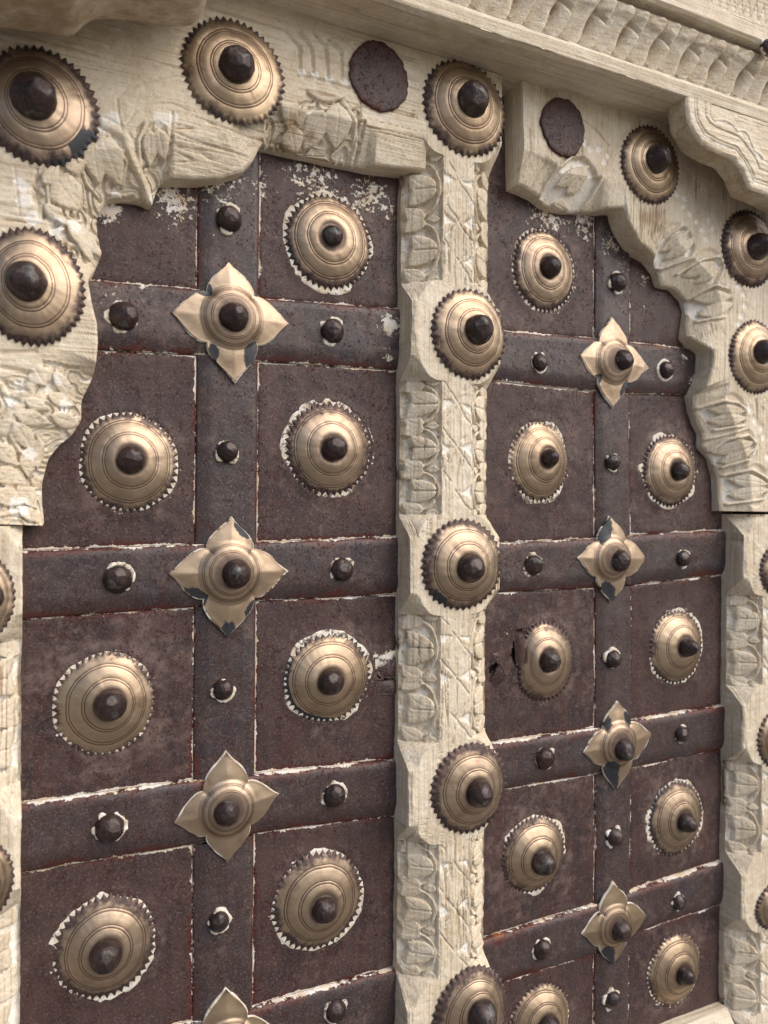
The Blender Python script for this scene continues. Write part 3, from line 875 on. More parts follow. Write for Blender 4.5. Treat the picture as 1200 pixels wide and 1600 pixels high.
def post_flowers(x, z, R, z0, z1, u_lo, u_hi, sgn, seed):
    """half flowers down a chamfer: u runs from the low outer edge to the front edge"""
    L = z1 - z0
    Wd = u_hi - u_lo                                    # signed mm across
    pu = lambda f: u_lo + Wd * f
    nA = max(1, int(round(L / 46.0)))
    per = L / nA
    rs = random.Random(seed)
    for k in range(nA):
        zc = z0 + per * (k + .5)
        ap = (pu(.86 + rs.uniform(-.05, .04)), zc + rs.uniform(-2, 2))
        for sg in (1, -1):
            R = np.maximum(R, petal(x, z, ap, (pu(.14 + rs.uniform(-.05, .08)), zc + sg * per * (.26 + rs.uniform(-.04, .04))), 16.5 + rs.uniform(-2, 2), 2.5, -.2, skew=sg * (.16 if Wd > 0 else -.16)))
        arc = [(pu(.50 + .46 * math.cos(a)), zc + per * .43 * math.sin(a)) for a in np.linspace(-1.7, 1.7, 14)]
        R = ridge(R, x, z, arc, 1.9, 0.2)
        R = vgroove(R, x, z, [(pu(.30), zc), (pu(.86), zc)], 1.1, 2.2)
    for k in range(nA + 1):
        zc = z0 + per * k
        for sg in (1, -1):
            if (k == 0 and sg < 0) or (k == nA and sg > 0): continue
            R = np.maximum(R, petal(x, z, (pu(.56), zc + sg * 1.2), (pu(.0), zc + sg * per * .20), 13.5, 1.4, -0.1, skew=sg * (.12 if Wd > 0 else -.12)))
        R = np.maximum(R, petal(x, z, (pu(.98), zc), (pu(.62), zc), 7, 0.7, -0.9))
    return R

def carved_post(name, parent, xc, half, zlo, zhi, sections, mat, seed, white=0.0, right_side=True, wtop=44.0):
    """sections: (z_centre_of_boss, half_height) list; between them the sides are chamfered and carved"""
    step = 0.75
    n = int((zhi - zlo) / step)
    zz = np.linspace(zlo, zhi, n)
    # c = 0 at a boss, 1 in a carved stretch; fw = half width of the front
    c = np.ones(n); fw = np.full(n, 16.0)
    for zc, hh in sections:
        a = np.abs(zz - zc)
        flat = max(0.0, hh - 33.0)                      # a long pad keeps a straight side
        q = np.clip(a - flat, 0, None)
        c = np.minimum(c, np.clip((q - 24.0) / 19.0, 0, 1))
        rad = 45.0
        fw = np.maximum(fw, np.where(q < rad, 16 + (wtop - 16) * np.sqrt(np.clip(1 - (q / rad) ** 2, 0, 1)) ** 0.85, 16))
    fw = fw + 3.0 * fbm(zz / 16, zz * 0 + 7, seed + 2) + 1.6 * fbm(zz / 5, zz * 0 + 2, seed + 4)
    h1 = HF - (HF - 10.0) * c - 1.0 - 3.0 * np.abs(fbm(zz / 14, zz * 0 + 9, seed + 6)) - 1.2 * np.abs(fbm(zz / 4, zz * 0 + 5, seed + 8))
    base = half + 0.8 * fbm(zz / 40, zz * 0 + 3, seed)
    # columns: left wall, left chamfer, front, right chamfer, right wall
    f_w = np.linspace(0, 1, 14); f_c = np.linspace(0, 1, 46)[1:]; f_f = np.linspace(0, 1, 46)[1:]
    cols_x, cols_h, cols_k = [], [], []
    sw = [[-1], f_w, f_c, f_f, f_c, f_w[1:], [-1]]
    X, H, K = [], [], []
    for f in f_w: X.append(xc - base); H.append(-2 + (h1 + 2) * f); K.append(0)
    for f in f_c: X.append(xc - base + (base - fw) * f); H.append(h1 + (HF - h1) * f); K.append(1)
    for f in f_f: X.append(xc - fw + 2 * fw * f); H.append(np.full(n, HF)); K.append(2)
    for f in f_c: X.append(xc + fw + (base - fw) * f); H.append(HF + (h1 - HF) * f); K.append(3)
    for f in f_w[1:]: X.append(xc + base); H.append(h1 + (-2 - h1) * f); K.append(4)
    X = np.stack(X, 1); H = np.stack(H, 1); K = np.array(K)[None, :] * np.ones((n, 1), int)
    Z = zz[:, None] * np.ones((1, X.shape[1]))
    # carved stretches
    secs = sorted(sections)
    R = np.zeros(X.shape); bgm = np.zeros(X.shape)
    wh = np.zeros(X.shape)
    edges = [zlo - 40] + [v for zc, hh in secs for v in (zc - hh - 13, zc + hh + 13)] + [zhi + 40]
    for i in range(0, len(edges), 2):
        z0, z1 = edges[i], edges[i + 1]
        if z1 - z0 < 25: continue
        for side, kk in ((-1, 1), (1, 3)):
            if side > 0 and not right_side: continue
            msk = (K == kk) & (Z > z0 - 2) & (Z < z1 + 2)
            if not msk.any(): continue
            x, z = X[msk], Z[msk]
            lo, hi = xc + side * (half - 1.5), xc + side * 17.5
            inz = sstep(z0 - 1.5, z0 + .5, z) * (1 - sstep(z1 - .5, z1 + 1.5, z))
            du = np.abs(x - (xc + side * 16.0))
            bgd = -5.0 * inz * sstep(0.3, 1.6, du)
            r = post_flowers(x, z, np.full(x.shape, -5.0), z0 + 1, z1 - 1, lo, hi, side, seed + i)
            r = np.maximum(r, bgd) if False else np.where(bgd > -4.99, np.maximum(bgd, np.minimum(r, 0.6)), r)
            R[msk] = r
            wh[msk] = np.maximum(wh[msk], 0.62 * sstep(-3.2, -4.8, r) * (.35 + .75 * vnoise(x / 9, z / 9, seed + 77)))
        # lattice on the front
        msk = (K == 2) & (Z > z0) & (Z < z1)
        x, z = X[msk], Z[msk]
        nP = max(1, round((z1 - z0) / 35.0)); per = (z1 - z0) / nP
        a = (z - z0) / per
        x = x + 2.4 * fbm(z / 20, x / 20, seed + 3); a = a + .16 * fbm(x / 15, z / 15, seed + 5)
        dx = (x - xc) / 16.0
        rr = np.zeros(x.shape)
        for off in (0, .5):
            f = (a + off) % 1.0 - 0.5
            d = np.minimum(np.abs(f - dx * .5), np.abs(f + dx * .5)) * per * .7
            if off == 0: rr = rr - 1.5 * np.clip(1 - d / 1.3, 0, 1) * sstep(.2, .45, vnoise(x / 8, z / 8, seed + 15))
            tri = (np.abs(f) * per < (np.abs(dx) - .12) * 9.5) & (np.abs(dx) > .12) & (np.abs(dx) < .95)
            if off == 0:
                dep = np.where(tri, np.clip(((np.abs(dx) - .12) * 9.5 - np.abs(f) * per) / 3.0, 0, 1), 0)
                rr = rr - 1.5 * dep * (vnoise(a * 1.0 + np.sign(dx) * 5, dx * 0, seed) > .35)
        d3 = np.minimum(np.abs(np.abs(dx) - .97) * 16, 9)
        rr = rr - .9 * np.clip(1 - d3 / .9, 0, 1)
        R[msk] += rr
        wh[msk] = np.maximum(wh[msk], 0.75 * sstep(-.7, -1.5, rr))
    nz = surface_noise(X, Z, seed, 'v')
    wall = (K == 0) | (K == 4)
    H2 = H + R + nz * np.where(wall, .3, 1.0) * (1 - .7 * sstep(.1, .5, np.abs(R)) * ((K == 1) | (K == 3)))
    X2 = X + np.where(K == 0, -1, np.where(K == 4, 1, 0)) * nz * 1.1
    # worn arris at the front edge of the boss flats
    brown = 0.25 * vnoise(X / 30, Z / 30, seed + 31) + np.where(K == 1, 0.12, 0) * c[:, None] * 0
    brown = brown + 0.35 * (vnoise(Z / 26, X / 60, seed + 41) > .72) * wall
    brown = brown + .75 * crack(X, Z, seed, 'v') * (K < 5)
    wh = wh + white * (0.3 + .7 * vnoise(X / 12, Z / 12, seed + 51))
    V = np.stack([X2, -H2, Z], -1) / 1000
    me = grid_mesh(name, V, dict(white=wh, brown=brown), flip=True)
    return part(name, me, mat, parent)

def zof(py, px, h=HF): return W(px, py, h)[1]

P_S = [(zof(120, 717), 62), (zof(520, 728), 32), (zof(881, 722), 33), (zof(1231, 738), 33), (zof(1592, 742), 33)]
carved_post('post_shaft', post, 358.5, 46.5, -520, 406.5, P_S, WOODV, 21, white=0.12)
for i, b in enumerate([(651, 783, 92, 243, 736, 150, 27, 0), (668, 788, 448, 592, 750, 511, 24, .15), (658, 786, 808, 953, 742, 886, 24, .35),
                       (677, 798, 1157, 1302, 760, 1241, 22, .45), (684, 802, 1506, 1660, 768, 1590, 25, .5)]):
    boss(post, b[:4], b[4:7], b[7], HF + .6, 600 + i * 9, 1, ((230, 16, .8, .9),) if i == 2 else (), ring=False, teeth=40)

# stiles under the arches
S_R = [(zof(862, 1195), 32), (zof(1125, 1195), 30), (zof(1388, 1195), 30), (zof(1640, 1195), 20)]
carved_post('stile', leafR, 730 + 46.5, 46.5, -640, W(1128, 797, 5)[1], S_R, WOODV, 51, white=0.1)
S_L = [(zof(915, 0), 32), (zof(1350, 0), 32), (zof(1790, 0), 30)]
carved_post('stile', leafL, W(36, 1000, 12)[0] - 46.5, 46.5, -480, W(33, 829, HF)[1], S_L, WOODV, 71, white=0.42)
for b in [(-82, 27, 872, 1012, -20, 942, 26, .2), (-90, 31, 1318, 1455, -20, 1395, 26, .2)]:
    boss(leafL, b[:4], b[4:7], b[7], HF + .6, 640 + b[2], 1, (), ring=False, teeth=36)
for b in [(1187, 1262, 835, 930, 1240, 880, 15, .4), (1186, 1262, 1095, 1195, 1240, 1150, 15, .4), (1186, 1262, 1365, 1445, 1240, 1410, 15, .4)]:
    boss(leafR, b[:4], b[4:7], b[7], HF + .6, 640 + b[2], 1, (), ring=False, teeth=36)

# ------------------------------------------------------------------ carved arches
def arch(name, parent, keys, outer, mat, seed, grain, carve, white_f, ncol=190, hf=HF):
    """keys: (px, py, h plane, c) along the inner edge; outer: matching (px, py) on the front plane"""
    C = np.array([W(k[0], k[1], k[2]) for k in keys]); cc = np.array([k[3] for k in keys])
    O = np.array([W(o[0], o[1], hf) for o in outer])
    seg = np.hypot(*np.diff(C, axis=0).T)
    s = np.concatenate([[0], np.cumsum(seg)])
    n = int(s[-1] / 0.72)
    ss = np.linspace(0, s[-1], n)
    ix, iz = np.interp(ss, s, C[:, 0]), np.interp(ss, s, C[:, 1])
    ox, oz = np.interp(ss, s, O[:, 0]), np.interp(ss, s, O[:, 1])
    ker = np.ones(7) / 7
    sm = lambda a: np.convolve(np.pad(a, 3, 'edge'), ker, 'valid')
    ix, iz = sm(ix), sm(iz)
    ker = np.ones(25) / 25
    sm = lambda a: np.convolve(np.pad(a, 12, 'edge'), ker, 'valid')
    ox, oz = sm(ox), sm(oz)
    c = np.interp(ss, s, cc)
    t = np.linspace(0, 1, ncol) ** 1.4
    X = ix[:, None] * (1 - t) + ox[:, None] * t
    Z = iz[:, None] * (1 - t) + oz[:, None] * t
    d = dseg(X, Z, [(a, b) for a, b in zip(ix[::3], iz[::3])][:]) if False else dseg(X, Z, list(map(tuple, C)))
    cg = c[:, None] * np.ones((1, ncol))
    edge = 1 - np.clip(d / 28.0, 0, 1)
    H = hf - cg * 19.0 * edge - 1.6 * np.clip(1 - d / 2.2, 0, 1) ** 2
    R, wh, br = carve(X, Z, d, cg)
    nz = surface_noise(X, Z, seed, grain)
    H = H + R + nz * (1 - .72 * sstep(.1, .5, np.abs(R)))
    wh = wh + white_f(X, Z)
    br = br + 0.28 * vnoise(X / 30, Z / 30, seed + 31) + .7 * crack(X, Z, seed, grain)
    # wall columns down to the iron
    fw = np.linspace(0, 1, 14)[:-1]
    he = H[:, :1]
    nrm = np.stack([np.gradient(iz), -np.gradient(ix)], -1); nrm /= np.linalg.norm(nrm, axis=1, keepdims=True) + 1e-9
    Hw = -2 + (he + 2) * fw[None, :]
    wn_ = 0.9 * fbm(ss[:, None] / 14, Hw / 10, seed + 61) + .5 * fbm(ss[:, None] / 40, Hw / 1.7, seed + 62)
    Xw = ix[:, None] + nrm[:, :1] * wn_ ; Zw = iz[:, None] + nrm[:, 1:] * wn_
    X = np.concatenate([Xw, X], 1); Z = np.concatenate([Zw, Z], 1); H = np.concatenate([Hw, H], 1)
    wh = np.concatenate([np.zeros(Hw.shape), wh], 1)
    br = np.concatenate([0.42 * vnoise(ss[:, None] / 28, Hw / 18, seed + 71) + .06, br], 1)
    # end walls and outer wall
    def ext(A, top, bot, right):
        A = np.concatenate([top, A, bot], 0)
        return np.concatenate([A, A[:, -1:] if right is None else np.full((A.shape[0], 1), right)], 1)
    X = ext(X, X[:1], X[-1:], None); Z = ext(Z, Z[:1], Z[-1:], None)
    wh = ext(wh, wh[:1] * 0, wh[-1:] * 0, 0); br = ext(br, br[:1] * 0 + .3, br[-1:] * 0 + .3, .2)
    H = ext(H, H[:1] * 0 - 2, H[-1:] * 0 - 2, -2.0)
    V = np.stack([X, -H, Z], -1) / 1000
    me = grid_mesh(name, V, dict(white=wh, brown=br), flip=True)
    return part(name, me, mat, parent)

def px_pet(X, Z, R, a, b, wpx, dome=1.7, base=0.2, skew=0, h=26):
    p0, p1 = W(*a, h), W(*b, h)
    sc = F * (math.cos(PSI) - ((a[0] + b[0]) / 2 - 600) / F * math.sin(PSI)) / (D - h)
    return np.maximum(R, petal(X, Z, p0, p1, wpx / sc, dome, base, skew, 0.95))

def finish(R0, zone, R):
    return np.where(R > NEG + 1, R, R0)

def carve_left(X, Z, d, cg):
    zone = sstep(.6, .85, cg) * (1 - sstep(24, 30, d))
    extra = np.zeros(X.shape)
    # shell fields with their own outline
    for cx, cy, rp in ((150, 250, 60), (100, 320, 52), (115, 375, 40), (60, 660, 72), (100, 630, 50), (30, 760, 80), (95, 600, 40), (500, 190, 55), (545, 200, 30), (235, 230, 34)):
        bx, bz = W(cx, cy, 28)
        extra = np.maximum(extra, 1 - sstep(rp * .40, rp * .50, np.hypot(X - bx, Z - bz)))
    zone = np.maximum(zone, extra)
    # keep the blocks plain
    for poly in ([(262, 180), (300, 150), (405, 170), (405, 300), (262, 300)], [(560, 150), (660, 150), (660, 290), (560, 290)], [(118, 500), (160, 500), (160, 582), (60, 572)]):
        P = WL(poly, 26); ins = np.zeros(X.shape, bool)
        for (ax, az), (bx, bz) in zip(P, np.roll(P, -1, 0)):
            ins ^= ((az > Z) != (bz > Z)) & (X < (bx - ax) * (Z - az) / (bz - az + 1e-12) + ax)
        zone = np.where(ins, 0, zone)
    bg = -5.4
    R = np.full(X.shape, bg)
    pets = [((135, 234), (150, 290), 26), ((147, 225), (184, 290), 31), ((225, 214), (229, 262), 17), ((236, 210), (251, 254), 20),
            ((78, 290), (120, 333), 40), ((62, 330), (100, 362), 16), ((98, 352), (157, 402), 24), ((110, 362), (146, 420), 13), ((165, 300), (190, 322), 20), ((60, 300), (85, 268), 16), ((95, 275), (128, 262), 18),
            ((460, 140), (538, 150), 30), ((514, 168), (521, 230), 33), ((493, 180), (474, 228), 26), ((448, 198), (463, 236), 26), ((576, 170), (549, 194), 17), ((438, 150), (446, 205), 20),
            ((50, 582), (68, 612), 30), ((80, 588), (119, 634), 20), ((20, 655), (79, 668), 23), ((20, 668), (53, 712), 25), ((78, 656), (127, 667), 24), ((72, 624), (119, 638), 20), ((36, 634), (76, 648), 18),
            ((42, 706), (44, 754), 22), ((-6, 746), (37, 762), 28), ((-6, 775), (37, 794), 28), ((28, 762), (58, 802), 24), ((28, 800), (70, 824), 18), ((60, 690), (58, 740), 16), ((-10, 700), (26, 735), 26)]
    for a, b, w in pets: R = px_pet(X, Z, R, a, b, w * (1.40 if a[1] < 480 else 1.12), 1.9, 0.2 - .5 * ((a[0] * 7 + a[1]) % 3) / 3)
    rid = [([(153, 202), (184, 217), (202, 258), (225, 290), (232, 316)], 4.5, .6), ([(144, 224), (162, 229), (180, 244), (191, 260), (187, 287)], 1.7, .4),
           ([(214, 262), (208, 229), (220, 202), (236, 193), (252, 204), (257, 226)], 2.2, .3), ([(67, 300), (70, 330), (82, 350), (102, 362)], 2.0, .3),
           ([(70, 292), (98, 282), (120, 296), (122, 322), (110, 338)], 1.8, .3), ([(118, 262), (130, 290), (150, 306)], 2.0, .3),
           ([(525, 166), (543, 190), (551, 225), (550, 254)], 3.2, .4), ([(470, 236), (510, 240), (545, 262)], 2.4, .2),
           ([(56, 560), (52, 600), (30, 640), (2, 680)], 5.0, .5), ([(20, 668), (16, 690), (30, 712), (44, 718)], 2.2, .3), ([(0, 740), (30, 732), (46, 750)], 2.0, .2), ([(0, 812), (30, 806), (66, 824)], 2.4, .3)]
    for pts, w, hh in rid: R = ridge(R, X, Z, WL(pts, 26), w, hh)
    R = scrolls(R, X, Z, bg, -1.4, 33, 18.0, 17.0)
    out = R * zone
    wh = 0.8 * sstep(-3.0, -5.0, out) * (.35 + .75 * vnoise(X / 11, Z / 11, 77))
    gr = [([(175, 160), (192, 142), (222, 132), (275, 124)], 1.0, .8), ([(175, 160), (178, 185), (184, 210)], 1.2, 1.2), ([(190, 200), (205, 177), (230, 167), (262, 166), (285, 176)], 1.0, 1.0),
          ([(262, 180), (260, 230), (258, 280)], 1.5, 2.2), ([(0, 298), (49, 297)], .9, .8), ([(16, 269), (25, 343)], .9, .8), ([(0, 340), (20, 325), (49, 320)], .9, .8), ([(51, 271), (54, 346)], 1.5, 1.6),
          ([(457, 120), (485, 124), (510, 131), (537, 138)], 1.8, 2.2),
          ([(437, 50), (459, 75), (460, 112)], 2.4, 2.6), ([(459, 52), (477, 75), (481, 114)], 2.4, 2.6), ([(482, 52), (500, 75), (504, 122)], 2.4, 2.6), ([(505, 62), (525, 82), (526, 125)], 2.4, 2.6), ([(517, 52), (542, 75), (545, 92)], 1.1, 1.0),
          ([(556, 160), (553, 220), (550, 256)], 1.3, 1.8),
          ([(0, 560), (52, 556)], 2.6, 2.6), ([(0, 582), (46, 590)], 2.6, 2.6), ([(0, 602), (40, 618)], 2.6, 2.6), ([(0, 626), (26, 634)], 2.6, 2.6), ([(66, 578), (146, 588)], 1.0, 1.2)]
    for pts, w, dp in gr: out = vgroove(out, X, Z, WL(pts, HF), w, dp)
    out = np.where((Z < 120) & (X < 60), out * .72, out)
    for px, py, r in ((27, 299, 12), (34, 325, 12), (45, 352, 12), (113, 357, 12), (85, 365, 14), (150, 200, 14), (170, 195, 12), (462, 118, 8), (482, 122, 8), (505, 128, 8), (528, 134, 9), (245, 195, 14), (260, 190, 10), (178, 300, 10), (240, 305, 10), (100, 640, 12), (28, 610, 10), (14, 635, 10), (30, 800, 14), (85, 600, 10), (45, 715, 10)):
        bx, bz = W(px, py, 28)
        wh = np.maximum(wh, .9 * np.exp(-((X - bx) ** 2 + (Z - bz) ** 2) / (r * .5) ** 2))
    br = np.zeros(X.shape)
    for px, py, r, s in ((455, 195, 16, .8), (480, 210, 10, .7), (100, 75, 35, .4), (215, 315, 18, .5), (430, 230, 30, .4), (620, 215, 40, .3), (330, 285, 40, .25), (640, 180, 14, .4), (170, 320, 16, .5)):
        bx, bz = W(px, py, 28)
        br = np.maximum(br, s * np.exp(-((X - bx) ** 2 + (Z - bz) ** 2) / (r * .55) ** 2))
    # facets that dress the big block over the corner
    A = WL([(274, 176), (290, 220), (320, 250), (345, 257), (372, 250), (402, 196)], HF)
    return out, wh, br

def white_left(X, Z):
    w = 0.42 * sstep(60, -60, Z) * sstep(75, 20, X) + 0.12
    return w * (0.4 + .8 * vnoise(X / 9, Z / 9, 5))

KL = [(640, 281, 0, .45), (600, 278, 0, .45), (562, 274, 0, .45), (552, 272, 0, 1), (500, 262, 0, 1), (440, 250, 0, 1), (402, 241, 0, 1), (392, 241, 0, .5), (388, 249, 0, .55),
      (378, 270, 0, .6), (362, 286, 0, .6), (330, 296, 0, .65), (285, 298, 0, .6), (258, 297, 0, .6), (240, 299, 0, .9), (233, 316, 0, 1), (228, 334, 0, 1), (208, 327, 0, 1), (180, 323, 0, 1), (159, 325, 0, 1),
      (147, 340, HF - 16, 1), (148, 369, HF - 16, 1), (155, 398, HF - 16, .9), (145, 424, HF - 14, .7), (132, 446, HF - 8, .1), (140, 480, HF, 0), (148, 510, HF, 0), (150, 540, HF, 0), (148, 570, HF, .1), (144, 592, HF - 8, .8),
      (126, 630, HF - 16, 1), (126, 661, HF - 16, 1), (112, 684, HF - 16, 1), (90, 703, HF - 16, 1), (75, 723, HF - 16, 1), (65, 762, HF - 16, 1), (66, 795, HF - 16, 1), (70, 823, HF - 14, .8), (66, 829, HF - 10, .5)]
OL = [(645, 40), (610, 35), (570, 30), (560, 28), (510, 20), (450, 10), (420, 0), (405, -5), (395, -10),
      (380, -20), (360, -25), (330, -35), (290, -45), (260, -50), (225, -60), (190, -65), (150, -70), (110, -75), (60, -80), (0, -80),
      (-60, -60), (-110, 0), (-150, 80), (-170, 150), (-190, 220), (-190, 300), (-190, 350), (-190, 400), (-190, 450), (-190, 500),
      (-190, 540), (-190, 580), (-190, 620), (-190, 650), (-190, 690), (-190, 730), (-190, 770), (-190, 810), (-190, 835)]
arch('carved_arch', leafL, KL, OL, WOODH, 81, 'h', carve_left, white_left)
for i, b in enumerate([(-44, 150, 78, 268, 45, 152, 35, 0), (272, 437, 31, 199, 364, 98, 28, 0), (-46, 132, 361, 549, 37, 443, 31, 0)]):
    boss(leafL, b[:4], b[4:7], b[7], HF + .6, 700 + i * 11, 1, ((325, 22, .72, 1.0), (290, 16, .85, .7)) if i == 0 else (), ring=False, teeth=46)

def carve_right(X, Z, d, cg):
    zone = sstep(.6, .85, cg) * (1 - sstep(24, 30, d))
    extra = np.zeros(X.shape)
    for cx, cy, rp in ((890, 285, 48), (1048, 382, 44), (1098, 415, 38), (1112, 468, 40), (1135, 640, 40), (1150, 695, 44), (1172, 752, 44)):
        bx, bz = W(cx, cy, 26)
        extra = np.maximum(extra, 1 - sstep(rp * .48, rp * .60, np.hypot((X - bx), Z - bz)))
    zone = np.maximum(zone, extra * sstep(.25, .6, cg))
    bg = -2.2
    R = np.full(X.shape, bg)
    def flower(R, outl, pets):
        P = WL(outl, 24); P = P.mean(0) + (P - P.mean(0)) * np.array([1.12, 1.16]); ins = np.zeros(X.shape, bool)
        for (ax, az), (bx, bz) in zip(P, np.roll(P, -1, 0)):
            ins ^= ((az > Z) != (bz > Z)) & (X < (bx - ax) * (Z - az) / (bz - az + 1e-12) + ax)
        R = np.where(ins, -5.2, R)
        for a, b, w in pets: R = px_pet(X, Z, R, a, b, w * 1.45, 2.2, -2.6, h=22)
        R = ridge(R, X, Z, P, 2.3, 1.3)
        return R
    R = flower(R, [(850, 296), (862, 267), (881, 250), (904, 246), (921, 258), (925, 277), (918, 302), (906, 326)], [((862, 288), (906, 261), 15), ((880, 298), (904, 271), 15), ((866, 310), (895, 322), 14)])
    R = flower(R, [(1012, 398), (1031, 370), (1052, 354), (1070, 356), (1079, 374), (1065, 398), (1036, 408)], [((1036, 399), (1074, 368), 13), ((1028, 388), (1062, 358), 12)])
    R = flower(R, [(1062, 421), (1085, 404), (1110, 400), (1118, 415), (1106, 436)], [((1066, 426), (1102, 406), 13), ((1082, 436), (1112, 414), 12)])
    R = flower(R, [(1083, 462), (1105, 446), (1132, 452), (1138, 469), (1124, 488), (1094, 491)], [((1086, 460), (1132, 460), 14), ((1092, 486), (1133, 470), 14)])
    R = flower(R, [(1102, 632), (1122, 624), (1142, 627), (1160, 641), (1155, 656), (1122, 662)], [((1108, 634), (1156, 637), 13), ((1110, 652), (1156, 648), 13)])
    R = flower(R, [(1120, 702), (1135, 683), (1158, 677), (1171, 690), (1160, 710), (1138, 720)], [((1120, 700), (1168, 684), 14), ((1132, 716), (1166, 696), 13)])
    R = flower(R, [(1142, 738), (1165, 731), (1185, 741), (1194, 753), (1182, 770), (1146, 777)], [((1142, 742), (1190, 750), 15), ((1144, 768), (1190, 758), 15)])
    for pts in ([(1083, 690), (1170, 658)], [(1055, 526), (1110, 512), (1130, 505)], [(1124, 724), (1132, 738), (1126, 752)]):
        R = ridge(R, X, Z, WL(pts, 22), 2.4, .6)
    out = R * zone
    wh = 0.45 * sstep(-3.2, -4.6, out) + .75 * sstep(.5, 1.1, out) * vnoise(X / 7, Z / 7, 19) + .2 * sstep(-.8, -1.6, out)
    gr = [([(1050, 292), (1065, 305), (1076, 322), (1100, 348)], 1.0, 1.0), ([(905, 185), (925, 200), (945, 224)], 1.3, 1.4), ([(952, 262), (935, 292)], 1.2, .9), ([(820, 200), (822, 235), (812, 262)], 1.4, 1.3),
          ([(818, 310), (835, 285), (850, 250)], 1.6, 1.8)]
    for pts, w, dp in gr: out = vgroove(out, X, Z, WL(pts, HF), w, dp)
    for px, py in ((1062, 306), (1050, 300), (1106, 352), (1100, 340), (1148, 440), (1150, 500), (1168, 632), (1186, 662), (1196, 706), (905, 220), (935, 250), (914, 231), (927, 231), (941, 240), (1060, 318), (1070, 329), (1081, 341), (1090, 354), (1096, 368), (1155, 454), (1158, 472), (1153, 488), (1176, 650), (1190, 676), (1196, 735)):
        bx, bz = W(px, py, 30)
        e = np.exp(-(((X - bx) / 4.0) ** 2 + ((Z - bz) / 4.0) ** 2))
        wh = np.maximum(wh, .9 * e); out = out - 1.6 * e
    br = np.zeros(X.shape)
    for px, py, r, s in ((845, 140, 22, .6), (800, 260, 20, .3), (945, 290, 20, .3), (1015, 340, 22, .6), (1000, 340, 16, .5), (1120, 690, 30, .3), (1150, 560, 30, .3)):
        bx, bz = W(px, py, 28)
        br = np.maximum(br, s * np.exp(-((X - bx) ** 2 + (Z - bz) ** 2) / (r * .6) ** 2))
    return out, wh, br

KR = [(783, 297, 0, .6), (800, 303, 0, .65), (818, 311, 0, .75), (835, 325, 0, 1), (855, 331, 0, 1), (880, 333, 0, 1), (905, 334, 0, .95), (918, 334, 0, .35), (939, 335, 0, .1), (941, 345, 0, 0), (946, 360, 0, 0), (964, 388, 0, .1),
      (985, 400, 0, .25), (997, 407, 0, .5), (1010, 423, 0, .9), (1017, 445, 0, 1), (1038, 449, 0, 1), (1055, 466, 0, 1), (1060, 482, 0, 1), (1057, 510, 0, 1), (1055, 525, 0, .8), (1065, 538, 0, .3), (1077, 550, 0, 0),
      (1076, 577, 0, 0), (1069, 604, 0, .1), (1067, 615, 0, .9), (1070, 637, 0, 1), (1077, 658, 0, 1), (1085, 672, 0, 1), (1085, 694, 0, 1), (1101, 711, 0, 1), (1108, 737, 0, 1), (1110, 770, 0, 1), (1111, 793, 0, .9)]
OR = [(806, 123), (815, 124), (830, 128), (845, 131), (865, 136), (885, 141), (910, 147), (930, 152), (950, 157), (965, 160), (985, 165), (1005, 171),
      (1025, 176), (1040, 180), (1080, 170), (1120, 170), (1150, 170), (1190, 180), (1215, 200), (1240, 240), (1260, 290), (1275, 340), (1285, 390),
      (1290, 440), (1300, 500), (1300, 540), (1300, 580), (1300, 620), (1300, 650), (1300, 680), (1300, 710), (1300, 740), (1300, 770), (1300, 797)]
arch('carved_arch', leafR, KR, OR, WOODV, 141, 'v', carve_right, lambda X, Z: 0.1 * vnoise(X / 9, Z / 9, 8))
for i, b in enumerate([(962, 1055, 191, 315, 1026, 240, 22, .55), (1121, 1207, 321, 443, 1186, 376, 21, .6), (1135, 1215, 493, 611, 1197, 541, 19, .5)]):
    boss(leafR, b[:4], b[4:7], b[7], HF + .6, 760 + i * 11, 1, (), ring=False, teeth=44)

# flat round iron plates on the arches
def disc(parent, box, h0, seed):
    x0, x1, y0, y1 = box
    ax, az = W(x0, (y0 + y1) / 2, h0); bx, bz = W(x1, (y0 + y1) / 2, h0)
    cx, cz = W((x0 + x1) / 2, y0, h0); dx, dz = W((x0 + x1) / 2, y1, h0)
    mx, mz, rx, rz = (ax + bx) / 2, (cz + dz) / 2, (bx - ax) / 2, (cz - dz) / 2
    ns = 90
    th = np.linspace(0, 2 * np.pi, ns, endpoint=False)[:, None]
    rad = np.array(list(np.linspace(.03, .93, 24)) + [.97, 1.0, 1.0, 1.0])[None, :]
    e = 1 + 0.10 * fbm(np.cos(th) * 2 + 3, np.sin(th) * 2 + 3, seed) + .11 * fbm(np.cos(th) * 9 + 3, np.sin(th) * 9 + 3, seed + 1) * (rad > .9)
    X = rad * np.cos(th) * rx * e; Z = rad * np.sin(th) * rz * e
    prof = np.concatenate([1.6 + .9 * np.cos(np.linspace(.03, .93, 24) * 1.5), [1.4, 1.2, .4, -2.5]])[None, :]
    H = prof + 0.9 * fbm(X / 12, Z / 12, seed + 2) * (rad < .99) + .4 * fbm(X / 4, Z / 4, seed + 3) * (rad < .99)
    V = np.stack([X, -H, Z], -1) / 1000
    z0 = np.zeros(X.shape)
    me = grid_mesh('round_iron_plate', V, dict(paint=z0 + (.12 if seed > 900 else 0), rust=.45 * sstep(.7, 1, rad) + .25 * vnoise(X / 8, Z / 8, seed), dust=z0 + .1), wrap=True, flip=True)
    return part('round_iron_plate', me, SHEET, parent, (mx / 1000, -h0 / 1000, mz / 1000))
disc(leafL, (538, 628, 67, 173), HF + 1, 800)
disc(leafR, (838, 905, 150, 240), HF + 1, 930)

